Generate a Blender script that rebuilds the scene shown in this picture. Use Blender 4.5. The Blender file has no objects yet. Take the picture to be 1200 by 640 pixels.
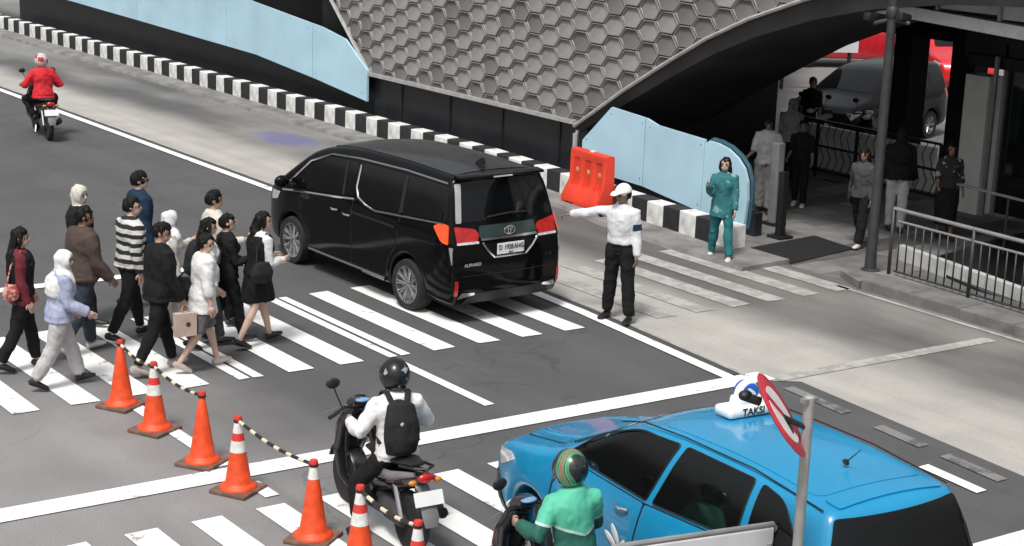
import bpy, bmesh, math, random
import numpy as np
from mathutils import Vector, Matrix, noise
from mathutils.geometry import delaunay_2d_cdt
from mathutils.bvhtree import BVHTree

S = bpy.context.scene
COL = S.collection
random.seed(7)
R = math.radians

# ------------------------------------------------------------------ camera
# world frame: +Y runs along the road away from the camera, +X across it to the pavement side
CAM_H = 5.99
cam_d = bpy.data.cameras.new('camera'); cam = bpy.data.objects.new('camera', cam_d); COL.objects.link(cam)
fw = Vector((0.58116847, 0.77686393, -0.24233376)); rt = Vector((0.80533028, -0.59184891, 0.03402952)); up = Vector((0.11698867, 0.2149356, 0.96959597))
M = Matrix((rt, up, -fw)).transposed().to_4x4(); M.translation = (0, 0, CAM_H)
cam.matrix_world = M
cam_d.sensor_width = 36.0; cam_d.lens = 1996.09 / 1200 * 36; cam_d.clip_end = 2000; cam_d.clip_start = .1
S.camera = cam

# ------------------------------------------------------------------ sky, sun, exposure
SUN_EL, SUN_AZ = R(62), R(238)      # azimuth measured clockwise from +Y
w = bpy.data.worlds.new('World'); S.world = w; w.use_nodes = True
nt = w.node_tree; nt.nodes.clear()
sky = nt.nodes.new('ShaderNodeTexSky'); sky.sky_type = 'NISHITA'; sky.sun_disc = False
sky.sun_elevation = SUN_EL; sky.sun_rotation = SUN_AZ; sky.air_density = 1.6; sky.dust_density = 6.0; sky.ozone_density = .6
bg = nt.nodes.new('ShaderNodeBackground'); bg.inputs[1].default_value = 0.07
hs = nt.nodes.new('ShaderNodeHueSaturation'); hs.inputs['Saturation'].default_value = .3
out = nt.nodes.new('ShaderNodeOutputWorld')
nt.links.new(sky.outputs[0], hs.inputs['Color']); nt.links.new(hs.outputs[0], bg.inputs[0]); nt.links.new(bg.outputs[0], out.inputs[0])
sd = bpy.data.lights.new('sun', 'SUN'); sd.energy = 1.5; sd.angle = R(11); sd.color = (1, .975, .94)
so = bpy.data.objects.new('sun', sd); COL.objects.link(so)
sdir = Vector((math.sin(SUN_AZ) * math.cos(SUN_EL), math.cos(SUN_AZ) * math.cos(SUN_EL), math.sin(SUN_EL)))
so.rotation_euler = sdir.to_track_quat('Z', 'Y').to_euler()
vs = S.view_settings
vs.view_transform = 'Standard'; vs.look = 'None'; vs.exposure = 0.82; vs.gamma = 1; vs.use_curve_mapping = False

# ------------------------------------------------------------------ materials
MATS = {}
def mat(name, col, rough=.6, metal=0., var=.12, scale=6., bump=0., bscale=60., spec=.5, coat=0., emit=None, coord='Object', streak=None):
    """principled material whose colour and roughness wander with noise; bump for fine relief"""
    if name in MATS: return MATS[name]
    m = bpy.data.materials.new(name); m.use_nodes = True; t = m.node_tree; n = t.nodes; L = t.links
    b = n['Principled BSDF']; b.inputs['Metallic'].default_value = metal; b.inputs['Specular IOR Level'].default_value = spec
    b.inputs['Coat Weight'].default_value = coat; b.inputs['Coat Roughness'].default_value = .05
    tc = n.new('ShaderNodeTexCoord'); src = tc.outputs[coord]
    if streak:
        mp = n.new('ShaderNodeMapping'); mp.inputs['Scale'].default_value = streak; L.new(src, mp.inputs[0]); src = mp.outputs[0]
    nz = n.new('ShaderNodeTexNoise'); nz.inputs['Scale'].default_value = scale; nz.inputs['Detail'].default_value = 5; L.new(src, nz.inputs[0])
    cr = n.new('ShaderNodeValToRGB'); e = cr.color_ramp.elements
    e[0].position = .3; e[1].position = .7
    e[0].color = tuple(max(0, c * (1 - var)) for c in col[:3]) + (1,); e[1].color = tuple(min(1, c * (1 + var)) for c in col[:3]) + (1,)
    L.new(nz.outputs[0], cr.inputs[0]); L.new(cr.outputs[0], b.inputs['Base Color'])
    mr = n.new('ShaderNodeMapRange'); mr.inputs[3].default_value = max(.02, rough * .85); mr.inputs[4].default_value = min(1, rough * 1.15)
    L.new(nz.outputs[0], mr.inputs[0]); L.new(mr.outputs[0], b.inputs['Roughness'])
    if bump:
        n2 = n.new('ShaderNodeTexNoise'); n2.inputs['Scale'].default_value = bscale; n2.inputs['Detail'].default_value = 4; L.new(src, n2.inputs[0])
        bp = n.new('ShaderNodeBump'); bp.inputs['Strength'].default_value = bump; bp.inputs['Distance'].default_value = .01
        L.new(n2.outputs[0], bp.inputs['Height']); L.new(bp.outputs[0], b.inputs['Normal'])
    if emit: b.inputs['Emission Color'].default_value = emit[0] + (1,); b.inputs['Emission Strength'].default_value = emit[1]
    MATS[name] = m
    return m
def fabric(name, col, var=.16): return mat(name, col, .88, var=var, scale=16, bump=.6, bscale=24, spec=.2)

# ------------------------------------------------------------------ mesh helpers
class MB:
    """collects raw shapes; build() links them as ONE mesh object"""
    def __init__(s): s.v = []; s.f = []
    def add(s, v, f):
        o = len(s.v); s.v += [tuple(map(float, p)) for p in v]; s.f += [tuple(i + o for i in q) for q in f]; return s
    def box(s, c, d, rz=0., bev=0., ry=0., rx=0.):
        bm = bmesh.new(); bmesh.ops.create_cube(bm, size=1)
        for v in bm.verts: v.co = Vector((v.co.x * d[0], v.co.y * d[1], v.co.z * d[2]))
        if bev: bmesh.ops.bevel(bm, geom=bm.edges[:], offset=bev, segments=2, affect='EDGES', profile=.6)
        mt = Matrix.Translation(c) @ Matrix.Rotation(rz, 4, 'Z') @ Matrix.Rotation(ry, 4, 'Y') @ Matrix.Rotation(rx, 4, 'X')
        bm.verts.index_update()
        s.add([mt @ v.co for v in bm.verts], [[v.index for v in f.verts] for f in bm.faces]); bm.free(); return s
    def tube(s, path, rad, n=8, ref=None, cap=True, dome=0.0):
        v, f = loft(path, rad, n, ref, cap, dome); return s.add(v, f)
    def prism(s, poly, axis, a, b):
        """2-D polygon extruded along axis from a to b. axis 'x': (y,z), 'y': (x,z), 'z': (x,y)"""
        k = len(poly); v = []
        for t in (a, b):
            for p in poly: v.append({'x': (t, p[0], p[1]), 'y': (p[0], t, p[1]), 'z': (p[0], p[1], t)}[axis])
        f = [tuple(range(k)), tuple(range(2 * k - 1, k - 1, -1))] + [(i, i + k, (i + 1) % k + k, (i + 1) % k) for i in range(k)]
        return s.add(v, f)
    def lathe(s, prof, n=16, c=(0, 0, 0), axis='z', cap=True):
        v = []; f = []
        for r, z in prof:
            for i in range(n):
                a = 2 * math.pi * i / n; x, y = r * math.cos(a), r * math.sin(a)
                p = {'z': (x, y, z), 'y': (x, z, y), 'x': (z, x, y)}[axis]
                v.append((p[0] + c[0], p[1] + c[1], p[2] + c[2]))
        for j in range(len(prof) - 1):
            for i in range(n):
                i2 = (i + 1) % n; f.append((j * n + i, j * n + i2, (j + 1) * n + i2, (j + 1) * n + i))
        if cap: f.append(tuple(range(n - 1, -1, -1))); f.append(tuple((len(prof) - 1) * n + i for i in range(n)))
        return s.add(v, f)
    def ell(s, c, r, nu=14, nv=9, mt=None):
        v = []; f = []
        for j in range(nv + 1):
            t = math.pi * j / nv
            for i in range(nu):
                a = 2 * math.pi * i / nu
                p = Vector((r[0] * math.sin(t) * math.cos(a), r[1] * math.sin(t) * math.sin(a), r[2] * math.cos(t)))
                if mt: p = mt @ p
                v.append(p + Vector(c))
        for j in range(nv):
            for i in range(nu): f.append((j * nu + i, (j + 1) * nu + i, (j + 1) * nu + (i + 1) % nu, j * nu + (i + 1) % nu))
        return s.add(v, f)
    def mesh(s, name='m'):
        me = bpy.data.meshes.new(name); me.from_pydata(s.v, [], s.f); me.validate(clean_customdata=False)
        bm = bmesh.new(); bm.from_mesh(me); bmesh.ops.remove_doubles(bm, verts=bm.verts, dist=1e-5); bmesh.ops.recalc_face_normals(bm, faces=bm.faces); bm.to_mesh(me); bm.free()
        return me
    def build(s, name, m, parent=None, smooth=False, ang=40):
        me = s.mesh(name)
        return link(name, me, m, parent, smooth, ang)
def link(name, me, m, parent=None, smooth=False, ang=40):
    o = bpy.data.objects.new(name, me); COL.objects.link(o)
    if m is not None and not me.materials: me.materials.append(m)
    if smooth:
        me.polygons.foreach_set('use_smooth', [True] * len(me.polygons))
        if ang < 180: me.set_sharp_from_angle(angle=R(ang))
    if parent: o.parent = parent
    return o
def loft(path, rad, n=8, ref=None, cap=True, dome=0.):
    P = [Vector(p) for p in path]; k = len(P)
    rad = [(r, r) if not hasattr(r, '__len__') else tuple(r) for r in (rad if hasattr(rad, '__len__') else [rad] * k)]
    ref = Vector(ref) if ref is not None else None
    v = []; f = []; prev = None
    for i in range(k):
        t = (P[min(i + 1, k - 1)] - P[max(i - 1, 0)]).normalized()
        if ref is not None: a = ref - t * ref.dot(t)
        elif prev is not None: a = prev - t * prev.dot(t)
        else:
            q = Vector((1, 0, 0)) if abs(t.x) < .8 else Vector((0, 1, 0)); a = q - t * q.dot(t)
        if a.length < 1e-6: a = t.orthogonal()
        a.normalize(); prev = a; b = t.cross(a)
        for j in range(n):
            th = 2 * math.pi * j / n; v.append(P[i] + a * (rad[i][0] * math.cos(th)) + b * (rad[i][1] * math.sin(th)))
    for i in range(k - 1):
        for j in range(n): f.append((i * n + j, i * n + (j + 1) % n, (i + 1) * n + (j + 1) % n, (i + 1) * n + j))
    if cap:
        if dome:
            t0 = (P[0] - P[1]).normalized(); t1 = (P[-1] - P[-2]).normalized()
            v.append(P[0] + t0 * dome * min(rad[0])); v.append(P[-1] + t1 * dome * min(rad[-1])); a, b = len(v) - 2, len(v) - 1
            for j in range(n): f.append((a, (j + 1) % n, j)); f.append((b, (k - 1) * n + j, (k - 1) * n + (j + 1) % n))
        else:
            f.append(tuple(range(n - 1, -1, -1))); f.append(tuple((k - 1) * n + j for j in range(n)))
    return v, f
def remesh(mb, voxel, smooth=3, fac=.5):
    """fuse the overlapping shapes of mb into one continuous skin"""
    me = mb.mesh('tmp'); o = bpy.data.objects.new('tmp', me); COL.objects.link(o)
    md = o.modifiers.new('r', 'REMESH'); md.mode = 'VOXEL'; md.voxel_size = voxel
    if smooth: sm = o.modifiers.new('s', 'SMOOTH'); sm.iterations = smooth; sm.factor = fac
    dg = bpy.context.evaluated_depsgraph_get(); r = bpy.data.meshes.new_from_object(o.evaluated_get(dg))
    bpy.data.objects.remove(o); bpy.data.meshes.remove(me)
    return r
def fold(me, amp, freq, seed=0., zs=.5):
    """cloth folds: push vertices along their normals by stretched noise"""
    n = len(me.vertices); co = np.empty(n * 3); me.vertices.foreach_get('co', co); co = co.reshape(-1, 3)
    no = np.empty(n * 3); me.vertex_normals.foreach_get('vector', no); no = no.reshape(-1, 3)
    d = np.array([noise.noise(Vector((c[0] * freq + seed, c[1] * freq - seed, c[2] * freq * zs + c[0] * freq * .6))) for c in co])
    co += no * (d * amp)[:, None]; me.vertices.foreach_set('co', co.ravel()); me.update()
def put(o, label=None, cat=None, group=None, kind=None):
    if label: o['label'] = label
    if cat: o['category'] = cat
    if group: o['group'] = group
    if kind: o['kind'] = kind
    return o
def thing(name, label, cat, loc=(0, 0, 0), rz=0., group=None):
    o = bpy.data.objects.new(name, None); COL.objects.link(o); o.empty_display_size = .2
    o.location = loc; o.rotation_euler = (0, 0, rz)
    return put(o, label, cat, group)
def dup(root, loc=None, rz=None, label=None):
    r = root.copy(); COL.objects.link(r)
    if loc is not None: r.location = loc
    if rz is not None: r.rotation_euler = (0, 0, rz)
    if label: r['label'] = label
    for c in [o for o in root.children]:
        q = c.copy(); COL.objects.link(q); q.parent = r
        for g in c.children: h = g.copy(); COL.objects.link(h); h.parent = q
    return r
def text(name, body, size, m, parent, mw, ext=.002, xs=1.):
    cu = bpy.data.curves.new('t', 'FONT'); cu.body = body; cu.size = size; cu.align_x = 'CENTER'; cu.align_y = 'CENTER'; cu.extrude = ext; cu.offset = size * .012
    o = bpy.data.objects.new('t', cu); COL.objects.link(o); dg = bpy.context.evaluated_depsgraph_get()
    me = bpy.data.meshes.new_from_object(o.evaluated_get(dg)); bpy.data.objects.remove(o); bpy.data.curves.remove(cu)
    me.transform(mw @ Matrix.Diagonal((xs, 1, 1, 1))); me.materials.clear()
    return link(name, me, m, parent)
def frame(o, x, y):
    """matrix with origin o, x axis x, y axis y"""
    x = Vector(x).normalized(); y = Vector(y); y = (y - x * y.dot(x)).normalized(); z = x.cross(y)
    m = Matrix((x, y, z)).transposed().to_4x4(); m.translation = o; return m
def inpoly(p, poly):
    c = False; k = len(poly); j = k - 1
    for i in range(k):
        a, b = poly[i], poly[j]
        if (a[1] > p[1]) != (b[1] > p[1]) and p[0] < (b[0] - a[0]) * (p[1] - a[1]) / (b[1] - a[1]) + a[0]: c = not c
        j = i
    return c
def fillet(pts, seg=5):
    """closed polygon of (x, z, r): round every corner by its own radius"""
    o = []; k = len(pts)
    for i in range(k):
        p = Vector(pts[i][:2]); r = pts[i][2] if len(pts[i]) > 2 else 0
        a = Vector(pts[i - 1][:2]) - p; b = Vector(pts[(i + 1) % k][:2]) - p
        d = min(r, a.length * .48, b.length * .48)
        if d < 1e-4: o.append(tuple(p)); continue
        A = p + a.normalized() * d; B = p + b.normalized() * d
        for s_ in range(seg + 1):
            t = s_ / seg; o.append(tuple(A * (1 - t) ** 2 + p * 2 * t * (1 - t) + B * t * t))
    return o
def dens(poly, step):
    o = []; k = len(poly)
    for i in range(k):
        a = Vector(poly[i]); b = Vector(poly[(i + 1) % k]); n = max(1, int((b - a).length / step))
        for j in range(n): o.append(tuple(a.lerp(b, j / n)))
    return o
def fill2d(poly, step):
    """triangulate a polygon with a grid of inner points"""
    poly = dens(poly, step); k = len(poly)
    xs = [p[0] for p in poly]; ys = [p[1] for p in poly]; pts = [Vector(p) for p in poly]
    def dist(q):
        return min((Vector(q) - Vector(p)).length for p in poly)
    y = min(ys) + step * .5
    while y < max(ys):
        x = min(xs) + step * .5
        while x < max(xs):
            if inpoly((x, y), poly) and dist((x, y)) > step * .55: pts.append(Vector((x, y)))
            x += step
        y += step
    r = delaunay_2d_cdt(pts, [(i, (i + 1) % k) for i in range(k)], [], 1, 1e-6)
    return [tuple(p) for p in r[0]], [tuple(f) for f in r[2]]
# ================================================================== THE SETTING
def road_mat():
    m = bpy.data.materials.new('asphalt'); m.use_nodes = True; t = m.node_tree; n = t.nodes; L = t.links; b = n['Principled BSDF']
    g = n.new('ShaderNodeNewGeometry'); sx = n.new('ShaderNodeSeparateXYZ'); L.new(g.outputs['Position'], sx.inputs[0])
    def nz(scale, det=4, mp=None):
        q = n.new('ShaderNodeTexNoise'); q.inputs['Scale'].default_value = scale; q.inputs['Detail'].default_value = det; src = g.outputs['Position']
        if mp: k = n.new('ShaderNodeMapping'); k.inputs['Scale'].default_value = mp; L.new(src, k.inputs[0]); src = k.outputs[0]
        L.new(src, q.inputs[0]); return q.outputs[0]
    def mul(a, c, op='MULTIPLY'):
        q = n.new('ShaderNodeMath'); q.operation = op
        for i, s in enumerate((a, c)):
            if isinstance(s, (int, float)): q.inputs[i].default_value = s
            else: L.new(s, q.inputs[i])
        return q.outputs[0]
    def rng(s, a, c, lo=0., hi=1.):
        q = n.new('ShaderNodeMapRange'); q.interpolation_type = 'SMOOTHSTEP'; q.inputs[1].default_value = a; q.inputs[2].default_value = c; q.inputs[3].default_value = lo; q.inputs[4].default_value = hi; L.new(s, q.inputs[0]); return q.outputs[0]
    # asphalt colour: paler on the near left of the junction, darker beyond
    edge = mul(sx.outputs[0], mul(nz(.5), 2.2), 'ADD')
    near_pale = mul(rng(edge, 7.4, 10.6, 1, 0), rng(sx.outputs[1], 15.5, 20.5, 1, 0))
    mix = n.new('ShaderNodeMix'); mix.data_type = 'RGBA'; L.new(near_pale, mix.inputs[0])
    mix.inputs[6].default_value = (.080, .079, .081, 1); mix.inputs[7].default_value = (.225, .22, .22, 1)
    grit = rng(nz(70, 3), .25, .75, .8, 1.2); blot = rng(nz(.9, 5), .3, .7, .92, 1.08); track = rng(nz(.8, 4, (1.6, .09, 1)), .3, .7, .92, 1.08)
    k = mul(mul(grit, blot), track)
    # hairline cracks, oil drips, stone specks
    wv = n.new('ShaderNodeVectorMath'); wv.operation = 'MULTIPLY_ADD'; nq = n.new('ShaderNodeTexNoise'); nq.inputs['Scale'].default_value = 1.6; nq.inputs['Detail'].default_value = 6; L.new(g.outputs['Position'], nq.inputs[0])
    L.new(nq.outputs['Color'], wv.inputs[0]); wv.inputs[1].default_value = (1.1, 1.1, 0); L.new(g.outputs['Position'], wv.inputs[2])
    vo = n.new('ShaderNodeTexVoronoi'); vo.feature = 'DISTANCE_TO_EDGE'; vo.inputs['Scale'].default_value = .42; L.new(wv.outputs[0], vo.inputs['Vector'])
    crack = mul(rng(vo.outputs['Distance'], .002, .010, 1, 0), rng(nz(.35, 2), .5, .6))
    drip = mul(rng(nz(1.7, 2), .68, .76), rng(nz(.3, 2, (1, .15, 1)), .45, .6))
    speck = rng(nz(140, 1), .68, .75, 1, 1.7)
    k = mul(mul(k, speck), mul(rng(crack, 0, 1, 1, .78), rng(drip, 0, 1, 1, .86)))
    mx = n.new('ShaderNodeMix'); mx.data_type = 'RGBA'; mx.blend_type = 'MULTIPLY'; mx.inputs[0].default_value = 1; L.new(mix.outputs[2], mx.inputs[6]); L.new(k, mx.inputs[7])
    L.new(mx.outputs[2], b.inputs['Base Color']); L.new(rng(nz(3), .3, .7, .72, .92), b.inputs['Roughness'])
    bp = n.new('ShaderNodeBump'); bp.inputs['Strength'].default_value = .5; bp.inputs['Distance'].default_value = .006; L.new(nz(120, 2), bp.inputs['Height']); L.new(bp.outputs[0], b.inputs['Normal'])
    return m
def concrete_mat():
    m = bpy.data.materials.new('lane_concrete'); m.use_nodes = True; t = m.node_tree; n = t.nodes; L = t.links; b = n['Principled BSDF']
    g = n.new('ShaderNodeNewGeometry'); sx = n.new('ShaderNodeSeparateXYZ'); L.new(g.outputs['Position'], sx.inputs[0])
    def nz(scale, det=4, mp=None):
        q = n.new('ShaderNodeTexNoise'); q.inputs['Scale'].default_value = scale; q.inputs['Detail'].default_value = det; src = g.outputs['Position']
        if mp: k = n.new('ShaderNodeMapping'); k.inputs['Scale'].default_value = mp; L.new(src, k.inputs[0]); src = k.outputs[0]
        L.new(src, q.inputs[0]); return q.outputs[0]
    def mth(a, c, op='MULTIPLY'):
        q = n.new('ShaderNodeMath'); q.operation = op
        for i, s in enumerate((a, c)):
            if isinstance(s, (int, float)): q.inputs[i].default_value = s
            else: L.new(s, q.inputs[i])
        return q.outputs[0]
    def rng(s, a, c, lo=0., hi=1.):
        q = n.new('ShaderNodeMapRange'); q.interpolation_type = 'SMOOTHSTEP'; q.inputs[1].default_value = a; q.inputs[2].default_value = c; q.inputs[3].default_value = lo; q.inputs[4].default_value = hi; L.new(s, q.inputs[0]); return q.outputs[0]
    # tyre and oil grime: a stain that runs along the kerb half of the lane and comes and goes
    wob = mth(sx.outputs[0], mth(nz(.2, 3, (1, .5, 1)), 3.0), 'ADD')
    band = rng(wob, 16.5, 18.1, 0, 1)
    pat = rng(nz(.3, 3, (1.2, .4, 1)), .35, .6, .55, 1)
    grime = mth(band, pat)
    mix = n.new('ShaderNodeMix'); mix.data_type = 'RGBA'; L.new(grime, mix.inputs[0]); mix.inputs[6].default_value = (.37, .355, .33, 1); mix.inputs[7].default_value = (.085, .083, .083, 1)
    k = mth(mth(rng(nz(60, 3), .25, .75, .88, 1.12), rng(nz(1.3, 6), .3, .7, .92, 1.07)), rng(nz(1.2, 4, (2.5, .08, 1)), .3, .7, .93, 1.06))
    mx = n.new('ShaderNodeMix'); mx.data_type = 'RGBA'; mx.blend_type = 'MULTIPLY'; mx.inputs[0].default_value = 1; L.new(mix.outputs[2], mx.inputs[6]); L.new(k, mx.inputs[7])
    # the violet paint stain
    vd = n.new('ShaderNodeVectorMath'); vd.operation = 'SUBTRACT'; L.new(g.outputs['Position'], vd.inputs[0]); vd.inputs[1].default_value = (16.95, 30.6, 0)
    vm = n.new('ShaderNodeVectorMath'); vm.operation = 'MULTIPLY'; L.new(vd.outputs[0], vm.inputs[0]); vm.inputs[1].default_value = (1.5, .75, 0)
    ln = n.new('ShaderNodeVectorMath'); ln.operation = 'LENGTH'; L.new(vm.outputs[0], ln.inputs[0])
    spot = rng(mth(ln.outputs['Value'], mth(nz(2.2), .8), 'ADD'), .75, 1.5, .75, 0)
    m3 = n.new('ShaderNodeMix'); m3.data_type = 'RGBA'; L.new(spot, m3.inputs[0]); L.new(mx.outputs[2], m3.inputs[6]); m3.inputs[7].default_value = (.11, .11, .26, 1)
    L.new(m3.outputs[2], b.inputs['Base Color']); b.inputs['Roughness'].default_value = .8
    bp = n.new('ShaderNodeBump'); bp.inputs['Strength'].default_value = .35; bp.inputs['Distance'].default_value = .005; L.new(nz(90, 3), bp.inputs['Height']); L.new(bp.outputs[0], b.inputs['Normal'])
    return m
def paint_mat(name, col, wear, under):
    """road paint, worn through in patches"""
    m = bpy.data.materials.new(name); m.use_nodes = True; t = m.node_tree; n = t.nodes; L = t.links; b = n['Principled BSDF']
    g = n.new('ShaderNodeNewGeometry')
    q = n.new('ShaderNodeTexNoise'); q.inputs['Scale'].default_value = 3.2; q.inputs['Detail'].default_value = 9; q.inputs['Roughness'].default_value = .72; L.new(g.outputs['Position'], q.inputs[0])
    r = n.new('ShaderNodeMapRange'); r.inputs[1].default_value = wear; r.inputs[2].default_value = wear + .07; L.new(q.outputs[0], r.inputs[0])
    mx = n.new('ShaderNodeMix'); mx.data_type = 'RGBA'; L.new(r.outputs[0], mx.inputs[0]); mx.inputs[6].default_value = col + (1,); mx.inputs[7].default_value = under + (1,)
    L.new(mx.outputs[2], b.inputs['Base Color']); b.inputs['Roughness'].default_value = .7
    MATS[name] = m; return m
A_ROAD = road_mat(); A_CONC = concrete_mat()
WHITE = paint_mat('road_paint', (.78, .78, .77), .585, (.25, .25, .25)); FADED = paint_mat('faded_road_paint', (.40, .395, .38), .46, (.3, .29, .27))
def sheet(name, poly, z, m, parent=None, kind=None, step=None):
    v = [(p[0], p[1], z) for p in poly]; me = bpy.data.meshes.new(name); me.from_pydata(v, [], [tuple(range(len(v)))]); o = link(name, me, m, parent)
    if kind: o['kind'] = kind
    return o
G_BASE = mat('ground_concrete', (.2, .195, .19), .85, var=.2, scale=.6, bump=.3, coord='Object')
put(sheet('ground', [(-600, -600), (600, -600), (600, 600), (-600, 600)], -.03, G_BASE), kind='structure')
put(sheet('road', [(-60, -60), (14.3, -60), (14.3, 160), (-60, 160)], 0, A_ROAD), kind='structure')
def ex(y):   # x of the edge line: bends gently towards the pavement up the road
    return 13.2 + .095 * (y - 9.8) if y < 17 else min(14.16, 13.884 + .05 * (y - 17))
ys = [-60, 6, 9.8, 12, 13.3, 13.6, 17, 22, 26, 40, 160]
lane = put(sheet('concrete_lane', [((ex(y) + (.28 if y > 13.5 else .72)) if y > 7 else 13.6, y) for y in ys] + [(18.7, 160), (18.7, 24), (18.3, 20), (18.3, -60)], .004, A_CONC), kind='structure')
dark_gap = mat('joint_filler', (.06, .06, .06), .9, scale=20)
def strip(name, ys, fx, wd, z, m, kind='structure'):
    v = []; f = []
    for i, y in enumerate(ys): v += [(fx(y) - wd / 2, y, z), (fx(y) + wd / 2, y, z)]
    for i in range(len(ys) - 1): f.append((2 * i, 2 * i + 1, 2 * i + 3, 2 * i + 2))
    me = bpy.data.meshes.new(name); me.from_pydata(v, [], f); o = link(name, me, m); o['kind'] = kind; return o
yy = [10.4] + [12 + i for i in range(0, 60, 2)]
strip('lane_joint', [13.9] + yy[3:], lambda y: ex(y) + .2, .17, .008, dark_gap)
strip('edge_line', [13.7] + [15 + 2 * i for i in range(45)], lambda y: ex(y) + .02, .17, .016, WHITE)
strip('edge_line', [9.8, 10.2, 10.6], lambda y: ex(y) - .02, .15, .016, WHITE)
strip('edge_line', [13.8] + [15 + 2 * i for i in range(45)], lambda y: ex(y) + .245, .045, .016, FADED)
WORN = paint_mat('worn_out_paint', (.20, .198, .19), .5, (.1, .1, .1))
for ya, yb in ((8.3, 9.3), (9.9, 10.7), (11.0, 11.7), (12.2, 13.2)): strip('worn_edge_line', [ya, (ya + yb) / 2, yb], lambda y: ex(y) + .42, .16, .012, WORN)
# transverse lines, lane dashes, zebra bars: every painted piece is its own sheet
zebra = bpy.data.objects.new('road_marking', None); COL.objects.link(zebra); zebra['kind'] = 'structure'
def tl(x): return -.052 * x
def bar(x0, x1, y0, y1, m=WHITE, nm='zebra_bar', jit=.012):
    j = lambda: random.uniform(-jit, jit)
    ya0, ya1 = y0 + tl(x0), y0 + tl(x1)
    sheet(nm, [(x0 + j(), ya0 + j()), (x1 + j(), ya1 + j()), (x1 + j(), y1 + j()), (x0 + j(), y1 + j())], .012, m, zebra)
def cross(x0, x1, y, wd, m=WHITE, nm='stop_line'):
    sheet(nm, [(x0, y + tl(x0)), (x1, y + tl(x1)), (x1, y + wd + tl(x1)), (x0, y + wd + tl(x0))], .012, m, zebra)
cross(-6, 14.05, 14.24, .32); cross(14.05, 17.75, 14.14, .2, FADED)
cross(-6, 11.7, 22.0, .22); cross(11.2, 13.1, 9.32, .3)
xs = 13.14
for i in range(17):
    x1 = 13.45 - .647 * i
    if i in (4, 7): bar(x1 - .30, x1 - .17, 17.08, 19.57); bar(x1 - .125, x1, 17.08, 19.57)
    else: bar(x1 - .31, x1, 17.08, 19.57)
for i in range(6):
    x1 = 14.75 + .645 * i; bar(x1 - .16, x1 + .16, 17.0, 19.2, FADED)
for i in range(14):
    x0 = 3.8 + .63 * i
    if x0 < 12: bar(x0, x0 + .3, 10.2 + .052 * x0, 13.45 + tl(x0))
for y0, y1 in ((14.45, 16.35),): sheet('lane_dash', [(10.5, y0), (10.63, y0), (10.63, y1), (10.5, y1)], .012, WHITE, zebra)
for y0, y1 in ((13.3, 13.72), (14.25, 16.4)): sheet('lane_dash', [(7.16, y0), (7.31, y0), (7.31, y1), (7.16, y1)], .012, WHITE, zebra)
for i in range(4):
    x0 = 14.6 + .8 * i; bar(x0, x0 + .22, 14.5, 14.9 - .1 * i, FADED) if i < 0 else None

# ---- pavement on the right: kerb stones, slabs
K_C = mat('kerb_concrete', (.15, .147, .145), .85, var=.3, scale=3, bump=.4, bscale=40)
SLAB = [mat('slab_a', (.14, .137, .135), .75, var=.25, scale=2.5, bump=.3), mat('slab_b', (.085, .083, .083), .75, var=.25, scale=2.5, bump=.3), mat('slab_c', (.19, .186, .182), .7, var=.2, scale=2.5, bump=.3)]
pv = put(sheet('pavement', [(18.25, 16.3), (18.25, 19.5), (19.4, 26), (45, 26), (45, -20), (18.9, -20), (18.9, 15.9)], .006, mat('mortar', (.12, .12, .12), .95)), kind='structure')
me_slab = []
for m in SLAB:
    for k in range(2):
        b = MB(); b.box((0, 0, 0), (.592, .592, .05), bev=.006); q = b.mesh('paving_slab'); q.materials.append(m); me_slab.append(q)
rs = random.Random(3)
for i in range(12):
    for j in range(14):
        x = 18.65 + .6 * i; y = 13.6 + .6 * j
        if y < 16 and x < 18.9: continue
        if y < 16.1 and x < 20: continue
        if x > 24.5 and y > 18.5: continue
        band = (j % 5 == 2)
        o = bpy.data.objects.new('paving_slab', me_slab[rs.choice((2, 3)) if band else rs.choice((0, 1, 4, 5, 0, 4))]); COL.objects.link(o); o.parent = pv
        o.location = (x, y, -.008 + rs.uniform(-.003, .003)); o.rotation_euler = (rs.uniform(-.003, .003), rs.uniform(-.003, .003), 0)
# raised kerb by the railing
kr = put(bpy.data.objects.new('kerb', None), kind='structure'); COL.objects.link(kr)
for i in range(14):
    y = 16.0 - .9 * i
    b = MB(); b.box((18.47 - .02 * i, y - .45, .06), (.5, .885, .2), bev=.02, rz=.012); b.build('kerb_stone', K_C, kr)
b = MB(); b.prism([(18.2, 16.02), (18.74, 16.02), (18.9, 16.25), (18.75, 16.6), (18.45, 16.6)], 'z', -.03, .12); b.build('kerb_stone', K_C, kr)
b = MB(); b.box((18.96, 9.6, .06), (.52, 13.2, .17)); put(b.build('pavement_edge', mat('edge_paving', (.17, .167, .165), .8, var=.3, scale=1.5, bump=.3)), kind='structure')
strip('kerb_line', [4, 10, 13, 16.3], lambda y: 18.06 - .02 * (16 - y) * .6, .08, .012, FADED)

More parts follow.
